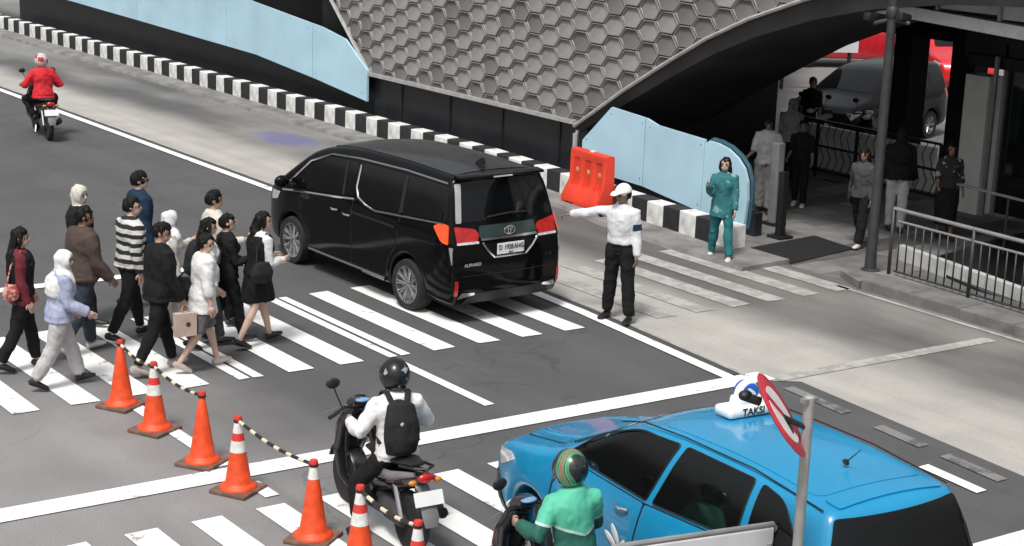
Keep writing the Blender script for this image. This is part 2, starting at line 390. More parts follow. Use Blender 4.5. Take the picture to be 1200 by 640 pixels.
# ---- black and white kerb blocks along the building, gutter strip in front
KW = mat('white_kerb_paint', (.68, .68, .66), .7, var=.28, scale=5, bump=.3, bscale=30); KB = mat('black_kerb_paint', (.018, .018, .02), .7, var=.4, scale=6, bump=.3, bscale=30)
def kx(y): return 18.6 if y > 26 else 18.08 + (18.6 - 18.08) * max(0, (y - 19)) / 7
gut = MB()
ys = [17.6 + 1.2 * i for i in range(40)]
gv = []; gf = []
for y in ys:
    x1 = kx(y) + .02; x0 = x1 - .55 - (.12 if y < 22 else 0); gv += [(x0 - .03, y, 0), (x0, y, .07), (x1 + .3, y, .085), (x1 + .3, y, 0)]
for i in range(len(ys) - 1):
    for j in range(3): gf.append((4 * i + j, 4 * i + j + 1, 4 * i + j + 5, 4 * i + j + 4))
gf += [(3, 2, 1, 0), tuple(4 * (len(ys) - 1) + j for j in range(4))]
gut.add(gv, gf); put(gut.build('gutter_kerb', mat('gutter_concrete', (.19, .186, .182), .85, var=.35, scale=2.2, bump=.4, bscale=30)), kind='structure')
ks = put(bpy.data.objects.new('painted_kerb', None), kind='structure'); COL.objects.link(ks)
b = MB(); b.box((0, 0, .19), (.30, .425, .38), bev=.018); mW = b.mesh('kerb_block'); mW.materials.append(KW); mB = mW.copy(); mB.materials.clear(); mB.materials.append(KB)
for i in range(80):
    y = 18.75 + .43 * i
    o = bpy.data.objects.new('kerb_block', mW if i % 2 == 0 else mB); COL.objects.link(o); o.parent = ks
    o.location = (kx(y) + .15 + rs.uniform(-.008, .008), y, .06 + rs.uniform(-.008, .004)); o.rotation_euler = (0, rs.uniform(-.01, .01), math.atan2(-(kx(y + .2) - kx(y - .2)), .4) + rs.uniform(-.02, .02))

# ================================================================== THE STATION BUILDING
DARK = mat('charcoal_cladding', (.014, .015, .019), .45, var=.35, scale=1.5, bump=.1)
BLUE = mat('pale_blue_panel', (.43, .64, .76), .4, var=.09, scale=1.1, bump=.12, bscale=3)
HEXM = mat('grey_metal_hexagon', (.25, .238, .230), .5, metal=.1, var=.22, scale=1.4, bump=.15)
HEXP = mat('grey_mesh_panel', (.135, .131, .133), .65, metal=.0, var=.3, scale=.8, bump=.4, bscale=90)
TRIM = mat('pale_metal_trim', (.5, .49, .48), .4, metal=.4, var=.15)
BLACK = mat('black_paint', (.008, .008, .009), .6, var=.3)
bld = thing('station_building', 'station building with grey hexagon facade sweeping into a big arch above a charcoal base', 'building', (0, 0, 0))
FX = 19.3                      # plane of the facade
b = MB(); b.box((FX + .25, 27.45, .58), (.3, 7.3, 1.18)); b.build('base_wall', DARK, bld)
b = MB(); b.box((FX + .35, 41.5, .62), (.3, 21.4, 1.24)); b.build('base_wall', DARK, bld)
for y in (24.6, 26.4, 28.2, 30.0): b = MB(); b.box((FX + .09, y, .58), (.02, .05, 1.1)); b.build('panel_joint', BLACK, bld)
# outline of the hexagon field in (y, z)
arch = [(24.02, 1.1), (23.42, 1.47), (22.75, 1.89), (21.68, 2.5), (20.66, 3.05), (19.7, 3.47), (18.52, 3.88), (17.3, 4.2), (16.0, 4.42), (14.5, 4.55)]
def arch_z(y):
    for (a, za), (c, zc) in zip(arch, arch[1:]):
        if c <= y <= a: return za + (zc - za) * (a - y) / (a - c)
    return 9 if y < 14.5 else -9
def left_y(z): return 31.15 + (z - 1.22) * (32.75 - 31.15) / (2.6 - 1.22)
HZ1 = 5.4
# hexagon cells: proud rim, sloping sides, recessed panel. flat top, wider than high
cw, ch = .30, .185
def hexpts(s, dx=0, dz=0): return [(s * cw * a + dx, s * ch * c + dz) for a, c in ((-1, 0), (-.5, -1), (.5, -1), (1, 0), (.5, 1), (-.5, 1))]
def hexmesh(clip=None):
    bm = bmesh.new(); rings = []
    for s, d, dx, dz in ((.975, .08, 0, 0), (.965, .0, 0, 0), (.90, -.004, 0, 0), (.835, .022, .0, -.006)):
        rings.append([bm.verts.new((d + (.03 * p[1] / ch if s < .84 else 0), p[0], p[1])) for p in hexpts(s, dx, dz)])
    for a, c in zip(rings, rings[1:]):
        for i in range(6): bm.faces.new((a[i], a[(i + 1) % 6], c[(i + 1) % 6], c[i])).material_index = 0
    f = bm.faces.new(rings[-1]); f.material_index = 1
    bmesh.ops.recalc_face_normals(bm, faces=bm.faces)
    for (pt, nrm) in clip or []:
        g = bmesh.ops.bisect_plane(bm, geom=bm.verts[:] + bm.edges[:] + bm.faces[:], plane_co=(0, pt[0], pt[1]), plane_no=(0, nrm[0], nrm[1]), clear_outer=True)
    if not bm.faces: bm.free(); return None
    me = bpy.data.meshes.new('hexagon_cell'); bm.to_mesh(me); bm.free(); me.materials.append(HEXM); me.materials.append(HEXP); return me
HEXP2 = mat('stained_mesh_panel', (.185, .172, .135), .65, metal=.0, var=.3, scale=.9, bump=.4, bscale=90)
hex0 = hexmesh(); hexV = []
for nm_, c_ in (('a', (.115, .108, .104)), ('b', (.165, .154, .148)), ('c', (.14, .132, .122))):
    q_ = hex0.copy(); q_.materials.clear(); q_.materials.append(HEXM); q_.materials.append(mat('grey_mesh_panel_' + nm_, c_, .65, var=.3, scale=.8, bump=.4, bscale=90)); hexV.append(q_)
hexV.append(hex0)
hexS = hex0.copy(); hexS.materials.clear(); hexS.materials.append(HEXM); hexS.materials.append(HEXP2)
dy, dz = cw * 1.5 * 1.02, ch * 2 * 1.02
for i in range(44):
    for j in range(14):
        y = 33.6 - dy * i; z = .95 + dz * j + (dz / 2 if i % 2 else 0) + 0.0
        if z > 4.9: continue
        cl = []; out_ = False; skip = False
        # bottom, left edge, arch
        tests = []
        zb = 1.17
        if z - ch < zb: tests.append(((0, zb - z), (0, -1)))
        ly = left_y(z); nl = Vector((1, -(32.75 - 31.15) / (2.6 - 1.22))).normalized(); d = (y - ly) * nl.x
        if d > cw: continue
        if d > -cw * 1.3: tests.append(((ly - y, 0), (nl.x, nl.y)))
        if z + ch < zb + .04: continue
        # arch: nearest segment
        best = None
        for (a, za), (c, zc) in zip(arch, arch[1:]):
            e = Vector((c - a, zc - za)); t = max(0, min(1, ((y - a) * e.x + (z - za) * e.y) / e.length_squared)); pt = Vector((a, za)) + e * t
            dd = (Vector((y, z)) - pt).length; nn = Vector((e.y, -e.x)).normalized()
            if nn.y > 0: nn = -nn
            if best is None or dd < best[0]: best = (dd, pt, nn)
        sd_ = (Vector((y, z)) - best[1]).dot(best[2])
        if sd_ > cw * .9: continue
        if sd_ > -cw * 1.2 : tests.append(((best[1].x - y, best[1].y - z), (best[2].x, best[2].y)))
        stain = abs((y - 25.3) ) < 1.3 and z < 2.6 and rs.random() < .5 or (abs(y - 29.6) < .8 and abs(z - 1.6) < .4)
        if tests:
            me = hexmesh(tests)
            if me is None: continue
        else: me = hexS if stain else rs.choice(hexV)
        o = bpy.data.objects.new('hexagon_cell', me); COL.objects.link(o); o.parent = bld; o.location = (FX - .02, y, z); 
        o.rotation_euler = (rs.uniform(-.015, .015), rs.uniform(-.05, .05), rs.uniform(-.05, .05))
# backing sheet behind the cells, edge trims
pl = [(left_y(1.17) - .02, 1.17)] + [(left_y(HZ1) - .02, HZ1), (14.5, HZ1)] + [(a + .02, c + .04) for a, c in reversed(arch)]
b = MB(); b.prism(pl, 'x', FX + .10, FX + .22); b.build('facade_backing', mat('facade_back_sheet', (.05, .05, .05), .8), bld)
b = MB(); b.box((FX - .02, (24.02 + 31.15) / 2, 1.175), (.14, 7.15, .07)); b.build('bottom_trim', TRIM, bld)
b = MB(); b.tube([(FX - .03, left_y(z), z) for z in (1.15, 2.6, 5.4)], .045, 6); b.build('edge_trim', TRIM, bld)
b = MB(); b.tube([(FX - .04, a, c) for a, c in arch], .035, 6); b.build('arch_trim', TRIM, bld)
# dark soffit band of the arch
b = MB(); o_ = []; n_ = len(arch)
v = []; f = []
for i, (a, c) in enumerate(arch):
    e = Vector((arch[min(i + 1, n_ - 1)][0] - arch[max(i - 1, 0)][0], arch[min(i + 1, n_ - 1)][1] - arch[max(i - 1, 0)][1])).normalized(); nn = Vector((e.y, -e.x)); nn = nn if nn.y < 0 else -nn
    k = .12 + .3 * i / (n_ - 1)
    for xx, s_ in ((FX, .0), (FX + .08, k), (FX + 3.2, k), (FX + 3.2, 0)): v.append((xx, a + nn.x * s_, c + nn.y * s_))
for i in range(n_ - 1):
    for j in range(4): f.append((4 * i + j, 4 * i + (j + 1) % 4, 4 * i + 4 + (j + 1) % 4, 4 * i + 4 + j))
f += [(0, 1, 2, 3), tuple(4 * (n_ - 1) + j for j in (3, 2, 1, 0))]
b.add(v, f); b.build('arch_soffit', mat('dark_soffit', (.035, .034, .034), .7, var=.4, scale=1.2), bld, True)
# body of the building behind the facade: roof slab, walls, ceiling
ROOFM = mat('dark_roof', (.02, .02, .022), .8)
b = MB(); b.box((22.75, 26.5, 5.15), (6.2, 50, .35)); b.build('roof', ROOFM, bld)
b = MB(); b.box((25.6, 20.9, 3.87), (.4, 8.2, 2.2)); b.build('bulkhead', BLACK, bld)
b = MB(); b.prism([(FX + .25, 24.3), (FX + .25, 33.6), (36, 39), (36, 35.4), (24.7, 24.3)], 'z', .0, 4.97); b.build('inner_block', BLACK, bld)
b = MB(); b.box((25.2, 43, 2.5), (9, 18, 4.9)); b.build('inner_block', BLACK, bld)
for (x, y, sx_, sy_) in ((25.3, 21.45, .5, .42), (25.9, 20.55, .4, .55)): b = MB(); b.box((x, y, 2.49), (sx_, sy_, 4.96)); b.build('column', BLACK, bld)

# pale blue hoardings in front of the base wall
h1 = thing('blue_hoarding', 'long pale blue panel hoarding hugging the base wall at the far end', 'hoarding')
for (y0, y1) in ((31.08, 33.4), (33.42, 37.6), (37.62, 42.8), (42.82, 49.0), (49.02, 60)):
    def bz(y): return np.interp(y, [31, 33.3, 36.1, 42.8, 47.5, 60], [.58, .8, 1.02, 1.17, 1.27, 1.5])
    def tz(y): return np.interp(y, [31, 32.0, 33, 36.1, 38.3, 45, 60], [1.2, 1.82, 1.98, 2.24, 2.45, 3.0, 4.2])
    yl = [y0] + [q for q in (32.0, 33, 33.3, 36.1, 38.3, 42.8, 45, 47.5) if y0 < q < y1] + [y1]
    b = MB(); b.prism([(y, bz(y)) for y in yl] + [(y, tz(y)) for y in reversed(yl)], 'x', FX - .11, FX - .06); b.build('panel', BLUE, h1)
h2 = thing('blue_hoarding', 'pale blue hoarding with slanted left top behind the orange barrier', 'hoarding')
hx = 19.15
def hb(y): return np.interp(y, [19.4, 20.9, 22.2, 23.65], [.12, .25, .4, .42])
for poly in ([(23.62, .42), (23.62, .92), (22.85, 1.62), (21.93, 1.56), (21.93, .37)], [(21.91, .37), (21.91, 1.56), (21.6, 1.48), (20.42, 1.42), (20.42, .2)]):
    b = MB(); b.prism(poly, 'x', hx, hx + .05); b.build('panel', BLUE, h2)
h3 = thing('blue_end_panel', 'pale blue panel with rounded top corner beside the person in teal', 'hoarding')
rp = [(20.40, .2), (20.40, 1.36), (20.3, 1.42), (20.1, 1.41), (19.85, 1.36), (19.62, 1.25), (19.45, 1.1), (19.36, .9), (19.33, .6), (19.38, .1)]
b = MB(); b.prism(rp, 'x', hx - .01, hx + .045); b.build('panel', BLUE, h3)
b = MB(); b.tube([(hx + .06, y - .05, z + .03) for y, z in rp[1:]], .035, 6); b.build('edge_frame', mat('deep_teal_edge', (.03, .09, .12), .5), h3)
b = MB(); b.box((hx + .15, 21.4, .2), (.16, 4.4, .4)); put(b.build('plinth_wall', DARK), 'low charcoal plinth under the second pale blue hoarding', 'wall')
b = MB(); b.tube([(FX - .1, 23.85, .1), (FX - .1, 23.85, 1.05)], .03, 6); b.tube([(FX - .13, 23.85, .75), (FX - .13, 23.85, 1.0)], [.05, .05], 8); put(b.build('corner_post', mat('grey_post', (.35, .35, .35), .5)), 'short grey corner post where dark base wall ends at the arch', 'post')
# ================================================================== VEHICLES
RUB = mat('tyre_rubber', (.015, .015, .015), .85, var=.3, scale=20); CHROME = mat('chrome', (.75, .75, .76), .16, metal=1., var=.08); STEEL = mat('alloy', (.42, .42, .44), .3, metal=.9, var=.1)
GLASS = mat('tinted_glass', (.004, .0045, .005), .04, var=.2, spec=.42); PLATE = mat('white_plate', (.75, .75, .75), .45, var=.05); INK = mat('black_ink', (.01, .01, .01), .6)
REDL = mat('red_lamp_lens', (.42, .012, .01), .2, var=.3, scale=14, coat=.6); REDLIT = mat('lit_brake_lamp', (.6, .05, .02), .2, var=.4, scale=9, emit=((1., .09, .015), .42)); BPL = mat('black_plastic', (.012, .012, .013), .5, var=.3, scale=15)
CLEAR = mat('clear_lamp_lens', (.55, .57, .6), .12, var=.25, scale=20, coat=.5)
def arc(cx, cz, r, a0, a1, n): return [(cx + r * math.cos(R(a0 + (a1 - a0) * i / n)), cz + r * math.sin(R(a0 + (a1 - a0) * i / n))) for i in range(n + 1)]
def car_body(prof, W, rr, crown, step=.07):
    """outline in (x,z) swept across the car: rounded shoulders, crowned roof and ends, side skins following W(x,z)"""
    P = dens(prof, step * .8); k = len(P)
    ar = sum(P[i][0] * P[(i + 1) % k][1] - P[(i + 1) % k][0] * P[i][1] for i in range(k)); sg = 1 if ar > 0 else -1
    N = []
    for i in range(k):
        a = Vector(P[i - 1]); c = Vector(P[(i + 1) % k]); t = (c - a).normalized(); N.append(Vector((t.y, -t.x)) * sg)
    mb = MB(); rows = []; v = []
    K = 5; NB = 9
    def ring(phi, side):
        o = []
        for p, n in zip(P, N):
            q = Vector(p) - n * (rr * (1 - math.cos(phi))); wd = W(q.x, q.y) - rr * (1 - math.sin(phi)); o.append((q.x, side * wd, q.y))
        return o
    for i in range(K): rows.append(ring(math.pi / 2 * (1 - i / (K - 1)), 1))
    e1 = rows[-1]
    for j in range(1, NB):
        t = 1 - 2 * j / NB; o = []
        for p, n, e in zip(P, N, e1): q = Vector(p) + n * (crown(n.x, n.y) * (1 - t * t)); o.append((q.x, e[1] * t, q.y))
        rows.append(o)
    for i in range(K): rows.append(ring(math.pi / 2 * (i / (K - 1)), -1))
    f = []
    for r in rows: v += r
    for a in range(len(rows) - 1):
        for i in range(k): f.append((a * k + i, a * k + (i + 1) % k, (a + 1) * k + (i + 1) % k, (a + 1) * k + i))
    mb.add(v, f)
    for side, row in ((1, rows[0]), (-1, rows[-1])):
        pts, tris = fill2d([(p[0], p[2]) for p in row], step); 
        mb.add([row[i] if i < k else (p[0], side * W(p[0], p[1]), p[1]) for i, p in enumerate(pts)], tris)
    me = bpy.data.meshes.new('body'); me.from_pydata(mb.v, [], mb.f)
    bm = bmesh.new(); bm.from_mesh(me); bmesh.ops.remove_doubles(bm, verts=bm.verts, dist=2e-4); bmesh.ops.recalc_face_normals(bm, faces=bm.faces); bm.to_mesh(me); bvh = BVHTree.FromBMesh(bm); bm.free()
    return me, bvh
def decal(name, bvh, ax, poly, off, m, parent, step=.06, th=.012, smooth=True):
    """a panel that follows the body skin: polygon drawn in side/rear/top view, laid on the body with real thickness"""
    pts, tris = fill2d(poly, step); nb = len(dens(poly, step))
    d = {'L': ((0, -1, 0), lambda p: (p[0], 3, p[1])), 'R': ((0, 1, 0), lambda p: (p[0], -3, p[1])), 'B': ((1, 0, 0), lambda p: (-5, p[0], p[1])), 'F': ((-1, 0, 0), lambda p: (5, p[0], p[1])), 'T': ((0, 0, -1), lambda p: (p[0], p[1], 4))}[ax]
    top = []; bot = []; dirv = Vector(d[0])
    for p in pts:
        o = Vector(d[1](p)); h, nrm, _, _ = bvh.ray_cast(o, dirv)
        if h is None: h, nrm, _, _ = bvh.find_nearest(o + dirv * (2.2 if ax in 'LR' else 2.7)); 
        if nrm.dot(dirv) > 0: nrm = -nrm
        top.append(h + nrm * off); bot.append(h + nrm * (off - th))
    k = len(pts); mb = MB()
    mb.add(top + bot, [t for t in tris] + [(i, (i + 1) % nb, (i + 1) % nb + k, i + k) for i in range(nb)])
    return mb.build(name, m, parent, smooth, 50)
def wheel(parent, x, y, r, wd, rim_r, m_rim, spokes=10, name='wheel', out_=1):
    t = MB(); t.lathe([(rim_r, -wd / 2), (r * .96, -wd / 2), (r, -wd * .32), (r, wd * .32), (r * .96, wd / 2), (rim_r, wd / 2)], 32, axis='y', cap=False)
    o = t.build(name, RUB, parent, True, 35); o.location = (x, y, r)
    m = MB(); m.lathe([(rim_r * 1.01, -wd * .4), (rim_r * 1.01, wd * .48), (rim_r * .93, wd * .48), (rim_r * .9, wd * .1), (.05, wd * .05)], 32, axis='y')
    for i in range(spokes):
        a = 2 * math.pi * i / spokes
        for s in (-.09, .09):
            m.tube([(math.cos(a) * .05, wd * .30, math.sin(a) * .05), (math.cos(a + s) * rim_r * .95, wd * .44, math.sin(a + s) * rim_r * .95)], [.016, .011], 5)
    m.lathe([(.045, wd * .2), (.05, wd * .36), (.03, wd * .4)], 12, axis='y')
    q = m.build('rim', m_rim, o, True, 35)
    if out_ < 0: o.rotation_euler = (0, 0, math.pi)
    return o

# ---------------------------------------------------------------- black van
BLK = mat('black_car_paint', (.0035, .0035, .004), .10, var=.15, scale=3, coat=.06, spec=.16); BLKR = mat('dusty_black_paint', (.008, .008, .009), .25, var=.6, scale=2.5, coat=.2, spec=.4)
van = thing('van', 'large black passenger van stopped across the zebra crossing with brake lamps lit', 'van', (12.81, 19.76, 0), R(90.9))
zb = .24
vp = fillet([(-2.42, .26, .05), (-2.50, .42, .1), (-2.51, .78, .08), (-2.45, 1.06, .06), (-2.37, 1.30, .3), (-2.20, 1.88, .07), (-1.0, 1.925, .8), (.3, 1.89, .8), (1.0, 1.78, .45), (1.95, 1.17, .25), (2.36, 1.0, .18), (2.46, .80, .1), (2.46, .34, .1), (2.34, zb, .05)], 6)
vp += [(1.5 + .40 * math.cos(R(a)), .35 + .40 * math.sin(R(a))) for a in range(-16, 200, 12)]
vp += [(-1.5 + .40 * math.cos(R(a)), .35 + .40 * math.sin(R(a))) for a in range(-16, 200, 12)]
def vW(x, z):
    wd = .925 - .05 * max(0, (.55 - z) / .35) ** 2 if z < 1.08 else .925 - (z - 1.08) * .225 - .06 * max(0, (z - 1.6) / .3) ** 2
    if x > 1.55: wd -= .2 * ((x - 1.55) / .9) ** 2
    if x < -2.05: wd -= .07 * ((-2.05 - x) / .45) ** 2
    return wd
def vcr(nx, nz): return .11 * max(0, nx) ** 2 + .05 * max(0, -nx) ** 2 + .035 * max(0, nz) ** 2
me, vb = car_body(vp, vW, .06, vcr)
link('body', me, BLK, van, True, 40)
b = MB(); b.box((0, 0, .40), (4.2, 1.45, .36)); b.build('underbody', BLACK, van)
for x in (1.5, -1.5):
    for s in (1, -1): wheel(van, x, s * .81, .345, .225, .255, STEEL, 10, out_=s)
decal('roof_panel', vb, 'T', fillet([(-2.1, -.62, .08), (-2.1, .62, .08), (.85, .62, .12), (.85, -.62, .12)]), .008, BLKR, van, .12)
for s, ax in ((1, 'L'), (-1, 'R')):
    decal('front_window', vb, ax, fillet([(1.60, 1.13, .04), (1.12, 1.53, .1), (.62, 1.70, .1), (-.08, 1.74, .03), (-.12, 1.29, .03), (.7, 1.2, .1)]), .004, GLASS, van)
    decal('window_pillar', vb, ax, [(.17, 1.26), (.2, 1.72), (.15, 1.72), (.11, 1.265)], .009, BPL, van)
    decal('rear_window', vb, ax, fillet([(-.2, 1.745, .03), (-1.2, 1.77, .1), (-2.2, 1.77, .05), (-2.3, 1.34, .05), (-.7, 1.22, .2), (-.3, 1.28, .1), (-.2, 1.4, .05)]), .004, GLASS, van)
    for x in (-1.25,): decal('window_pillar', vb, ax, [(x, 1.26), (x + .02, 1.76), (x - .05, 1.76), (x - .08, 1.28)], .009, BPL, van)
    decal('door_seal', vb, ax, fillet([(1.12, .42, .1), (1.24, .8, .1), (1.30, 1.13, .03), (.7, 1.175, .05), (-.12, 1.255, .02), (-.7, 1.18, .2), (-1.30, 1.22, .03), (-1.24, .8, .1), (-1.07, .62, .2), (-1.0, .345, .05), (1.0, .325, .05)]), .002, BPL, van, .1)
    decal('front_door', vb, ax, fillet([(1.1, .42, .1), (1.22, .8, .1), (1.28, 1.12, .03), (.7, 1.165, .05), (-.12, 1.25, .02), (-.12, .36, .05), (.98, .34, .05)]), .005, BLK, van, .1)
    decal('sliding_door', vb, ax, fillet([(-.14, .36, .05), (-.14, 1.25, .03), (-.3, 1.24, .1), (-.7, 1.17, .2), (-1.28, 1.21, .03), (-1.22, .8, .1), (-1.05, .62, .2), (-.98, .36, .05)]), .005, BLK, van, .1)
    def on(x, z, e=.012): return (x, s * (vW(x, z) + e), z)
    b = MB(); b.tube([on(x, z) for x, z in ((1.72, 1.06), (1.4, 1.1), (.7, 1.165), (-.17, 1.255))], .016, 6); b.build('belt_trim', CHROME, van, True)
    b = MB(); b.tube([on(x, z) for x, z in ((-.16, 1.72), (-.165, 1.42), (-.25, 1.29), (-.45, 1.225), (-.7, 1.19), (-1.4, 1.245), (-2.26, 1.31))], .016, 6); b.build('belt_trim', CHROME, van, True)
    b = MB(); b.tube([on(x, z) for x, z in ((1.55, 1.22), (1.1, 1.58), (.6, 1.745), (-.1, 1.79), (-1.2, 1.815), (-2.15, 1.80))], .015, 6); b.build('roof_trim', CHROME, van, True)
    b = MB(); b.tube([on(x, z, .015) for x, z in ((1.0, .33), (.2, .325), (-1.0, .325))], .018, 6); b.tube([on(x, z, .02) for x, z in ((-.45, .315), (-1.0, .315))], .026, 6); b.build('sill_trim', mat('dark_chrome', (.3, .3, .31), .25, metal=.9), van, True)
    for x, z in ((.28, 1.04), (-.04, 1.02)): b = MB(); b.tube([on(x + .09, z, .02), on(x, z, .045), on(x - .09, z, .02)], .016, 6); b.build('door_handle', CHROME, van, True)
    mr = MB(); mr.tube([on(1.5, 1.16, -.02), on(1.52, 1.2, .1)], .03, 6); mr.build('mirror_arm', BPL, van, True)
    mr = MB(); mr.ell((1.53, s * 1.06, 1.22), (.075, .12, .09)); mr.build('side_mirror', BLK, van, True)
    decal('headlight', vb, ax, fillet([(2.2, .98, .03), (1.85, 1.0, .04), (1.95, .88, .04), (2.25, .82, .03)]), .008, CLEAR, van)
    # wrap round tail lamp, lit amber at the corner
    decal('tail_light', vb, ax, fillet([(-2.06, 1.25, .03), (-2.2, 1.31, .05), (-2.33, 1.30, .03), (-2.39, 1.06, .03), (-2.26, 1.08, .05)]), .012, REDLIT, van)
    decal('tail_light', vb, 'B', fillet([(s * .80, 1.285, .03), (s * .50, 1.235, .05), (s * .46, 1.17, .03), (s * .50, 1.075, .03), (s * .80, 1.07, .02)]), .014, REDL, van)
    decal('tail_light_bar', vb, 'B', fillet([(s * .80, 1.085, .01), (s * .48, 1.085, .01), (s * .48, 1.055, .01), (s * .80, 1.055, .01)]), .018, CLEAR, van)
    decal('bumper_reflector', vb, 'B', fillet([(s * .84, .40, .01), (s * .80, .40, .01), (s * .80, .60, .01), (s * .84, .60, .01)]), .012, REDL, van)
    decal('bumper_fin', vb, 'B', fillet([(s * .80, .36, .01), (s * .55, .40, .01), (s * .55, .43, .01), (s * .74, .44, .01)]), .014, CHROME, van)
    decal('corner_trim', vb, ax, [(-2.40, 1.03), (-2.44, 1.03), (-2.46, .82), (-2.45, .80)], .012, CHROME, van)
decal('pillar_trim', vb, 'B', fillet([(.70, 1.80, .02), (.615, 1.80, .02), (.69, 1.32, .02), (.77, 1.32, .02)]), .014, mat('silver_paint', (.6, .6, .62), .25, metal=.6), van)
decal('rear_glass', vb, 'B', fillet([(.62, 1.83, .04), (-.66, 1.83, .04), (-.78, 1.33, .06), (.68, 1.33, .06)]), .006, GLASS, van)
decal('tailgate_garnish', vb, 'B', fillet([(.44, 1.27, .03), (-.44, 1.27, .03), (-.46, 1.12, .03), (.46, 1.12, .03)]), .010, mat('smoked_chrome', (.05, .075, .075), .18, metal=.5), van)
decal('garnish_trim', vb, 'B', fillet([(.44, 1.115, .01), (-.46, 1.115, .01), (-.46, 1.085, .01), (.44, 1.085, .01)]), .014, CHROME, van)
b = MB(); b.box((-2.245, 0, 1.885), (.16, 1.36, .04), bev=.018, ry=-.12); b.build('spoiler', BLK, van, True)
b = MB(); b.box((-2.325, 0, 1.872), (.012, .3, .018)); b.build('high_brake_light', CLEAR, van)
b = MB(); b.prism([(-1.72, .0), (-1.93, 0), (-1.9, .085), (-1.86, .09)], 'y', -.015, .015); q = b.build('roof_antenna', BPL, van); q.location = (0, 0, 1.945)
b = MB(); b.tube([(-2.40, .3, 1.37), (-2.415, -.05, 1.40), (-2.415, -.32, 1.39)], .012, 6); b.build('wiper', BPL, van)
pz = .965
pl_ = MB(); pl_.box((-2.535, 0, pz), (.012, .43, .145), bev=.004); plo = pl_.build('number_plate', PLATE, van)
[text('plate_number', w__, .088, INK, plo, frame((-2.544, -o__, pz + .012), (0, -1, 0), (0, 0, 1)), xs=.84) for w__, o__ in (('D', -.165), ('1928', -.035), ('AHG', .128))]; text('plate_date', '08.27', .03, INK, plo, frame((-2.544, 0, pz - .055), (0, -1, 0), (0, 0, 1)))
b = MB(); b.box((-2.535, 0, pz - .10), (.02, .5, .03), bev=.008); b.tube([(-2.535, -.25, pz - .1), (-2.53, -.36, pz), (-2.52, -.44, pz + .1)], .017, 6); b.tube([(-2.535, .25, pz - .1), (-2.53, .36, pz), (-2.52, .44, pz + .1)], .017, 6); b.build('plate_surround', CHROME, van, True)
em = MB()
for (a, c, cx, cz) in ((.085, .058, 0, 0), (.05, .022, 0, .026), (.022, .05, 0, 0)):
    em.tube([(-2.50, cx + a * math.cos(t), 1.195 + cz + c * math.sin(t)) for t in [2 * math.pi * i / 20 for i in range(21)]], .0075, 5, cap=False)
em.build('emblem', CHROME, van, True)
text('model_lettering', 'ALPHARD', .06, CHROME, van, frame((-2.538, .6, .80), (0, -1, 0), (0, 0, 1)))
text('grade_lettering', '2.5 G', .05, CHROME, van, frame((-2.538, -.62, .82), (0, -1, 0), (0, 0, 1)))
decal('bumper_lower', vb, 'B', fillet([(.7, .28, .03), (-.7, .28, .03), (-.6, .42, .05), (.6, .42, .05)]), .01, BPL, van)
decal('tailgate_seam', vb, 'B', [(.74, .66), (-.74, .66), (-.74, .652), (.74, .652)], .004, BPL, van)

# ---------------------------------------------------------------- blue taxi
TB = mat('blue_car_paint', (.009, .245, .47), .26, var=.08, scale=1.5, coat=.5); TBL = mat('light_blue_trim', (.08, .38, .62), .25, var=.05, coat=.6)
taxi = thing('taxi', 'bright blue taxi with white roof sign beside the rider in green', 'taxi', (9.10, 9.40, 0), R(85.7))
tp = fillet([(-2.16, .26, .06), (-2.27, .45, .1), (-2.27, .9, .08), (-2.24, 1.06, .08), (-2.03, 1.63, .08), (-1.0, 1.70, .8), (-.1, 1.65, .5), (.25, 1.57, .35), (1.08, 1.12, .22), (1.95, .93, .25), (2.14, .76, .12), (2.17, .45, .1), (2.05, .24, .06)], 6)
tp += [(1.36 + .36 * math.cos(R(a)), .32 + .36 * math.sin(R(a))) for a in range(-12, 196, 12)] + [(-1.39 + .36 * math.cos(R(a)), .32 + .36 * math.sin(R(a))) for a in range(-12, 196, 12)]
def tW(x, z):
    wd = .865 - .05 * max(0, (.5 - z) / .3) ** 2
    if z > .82: wd -= .025 * min(1, (z - .82) / .16)
    if z > 1.0: wd -= (z - 1.0) * .30 + .06 * max(0, (z - 1.4) / .3) ** 2
    if x > 1.3: wd -= .19 * ((x - 1.3) / .87) ** 2
    if x < -1.6: wd -= .09 * ((-1.6 - x) / .65) ** 2
    return wd
def tcr(nx, nz): return .13 * max(0, nx) ** 2 + .06 * max(0, -nx) ** 2 + .03 * max(0, nz) ** 2
me, tb = car_body(tp, tW, .075, tcr)
link('body', me, TB, taxi, True, 40)
b = MB(); b.box((0, 0, .38), (3.6, 1.35, .3)); b.build('underbody', BLACK, taxi)
for x in (1.36, -1.39):
    for s in (1, -1): wheel(taxi, x, s * .74, .31, .195, .2, STEEL, 8, out_=s)
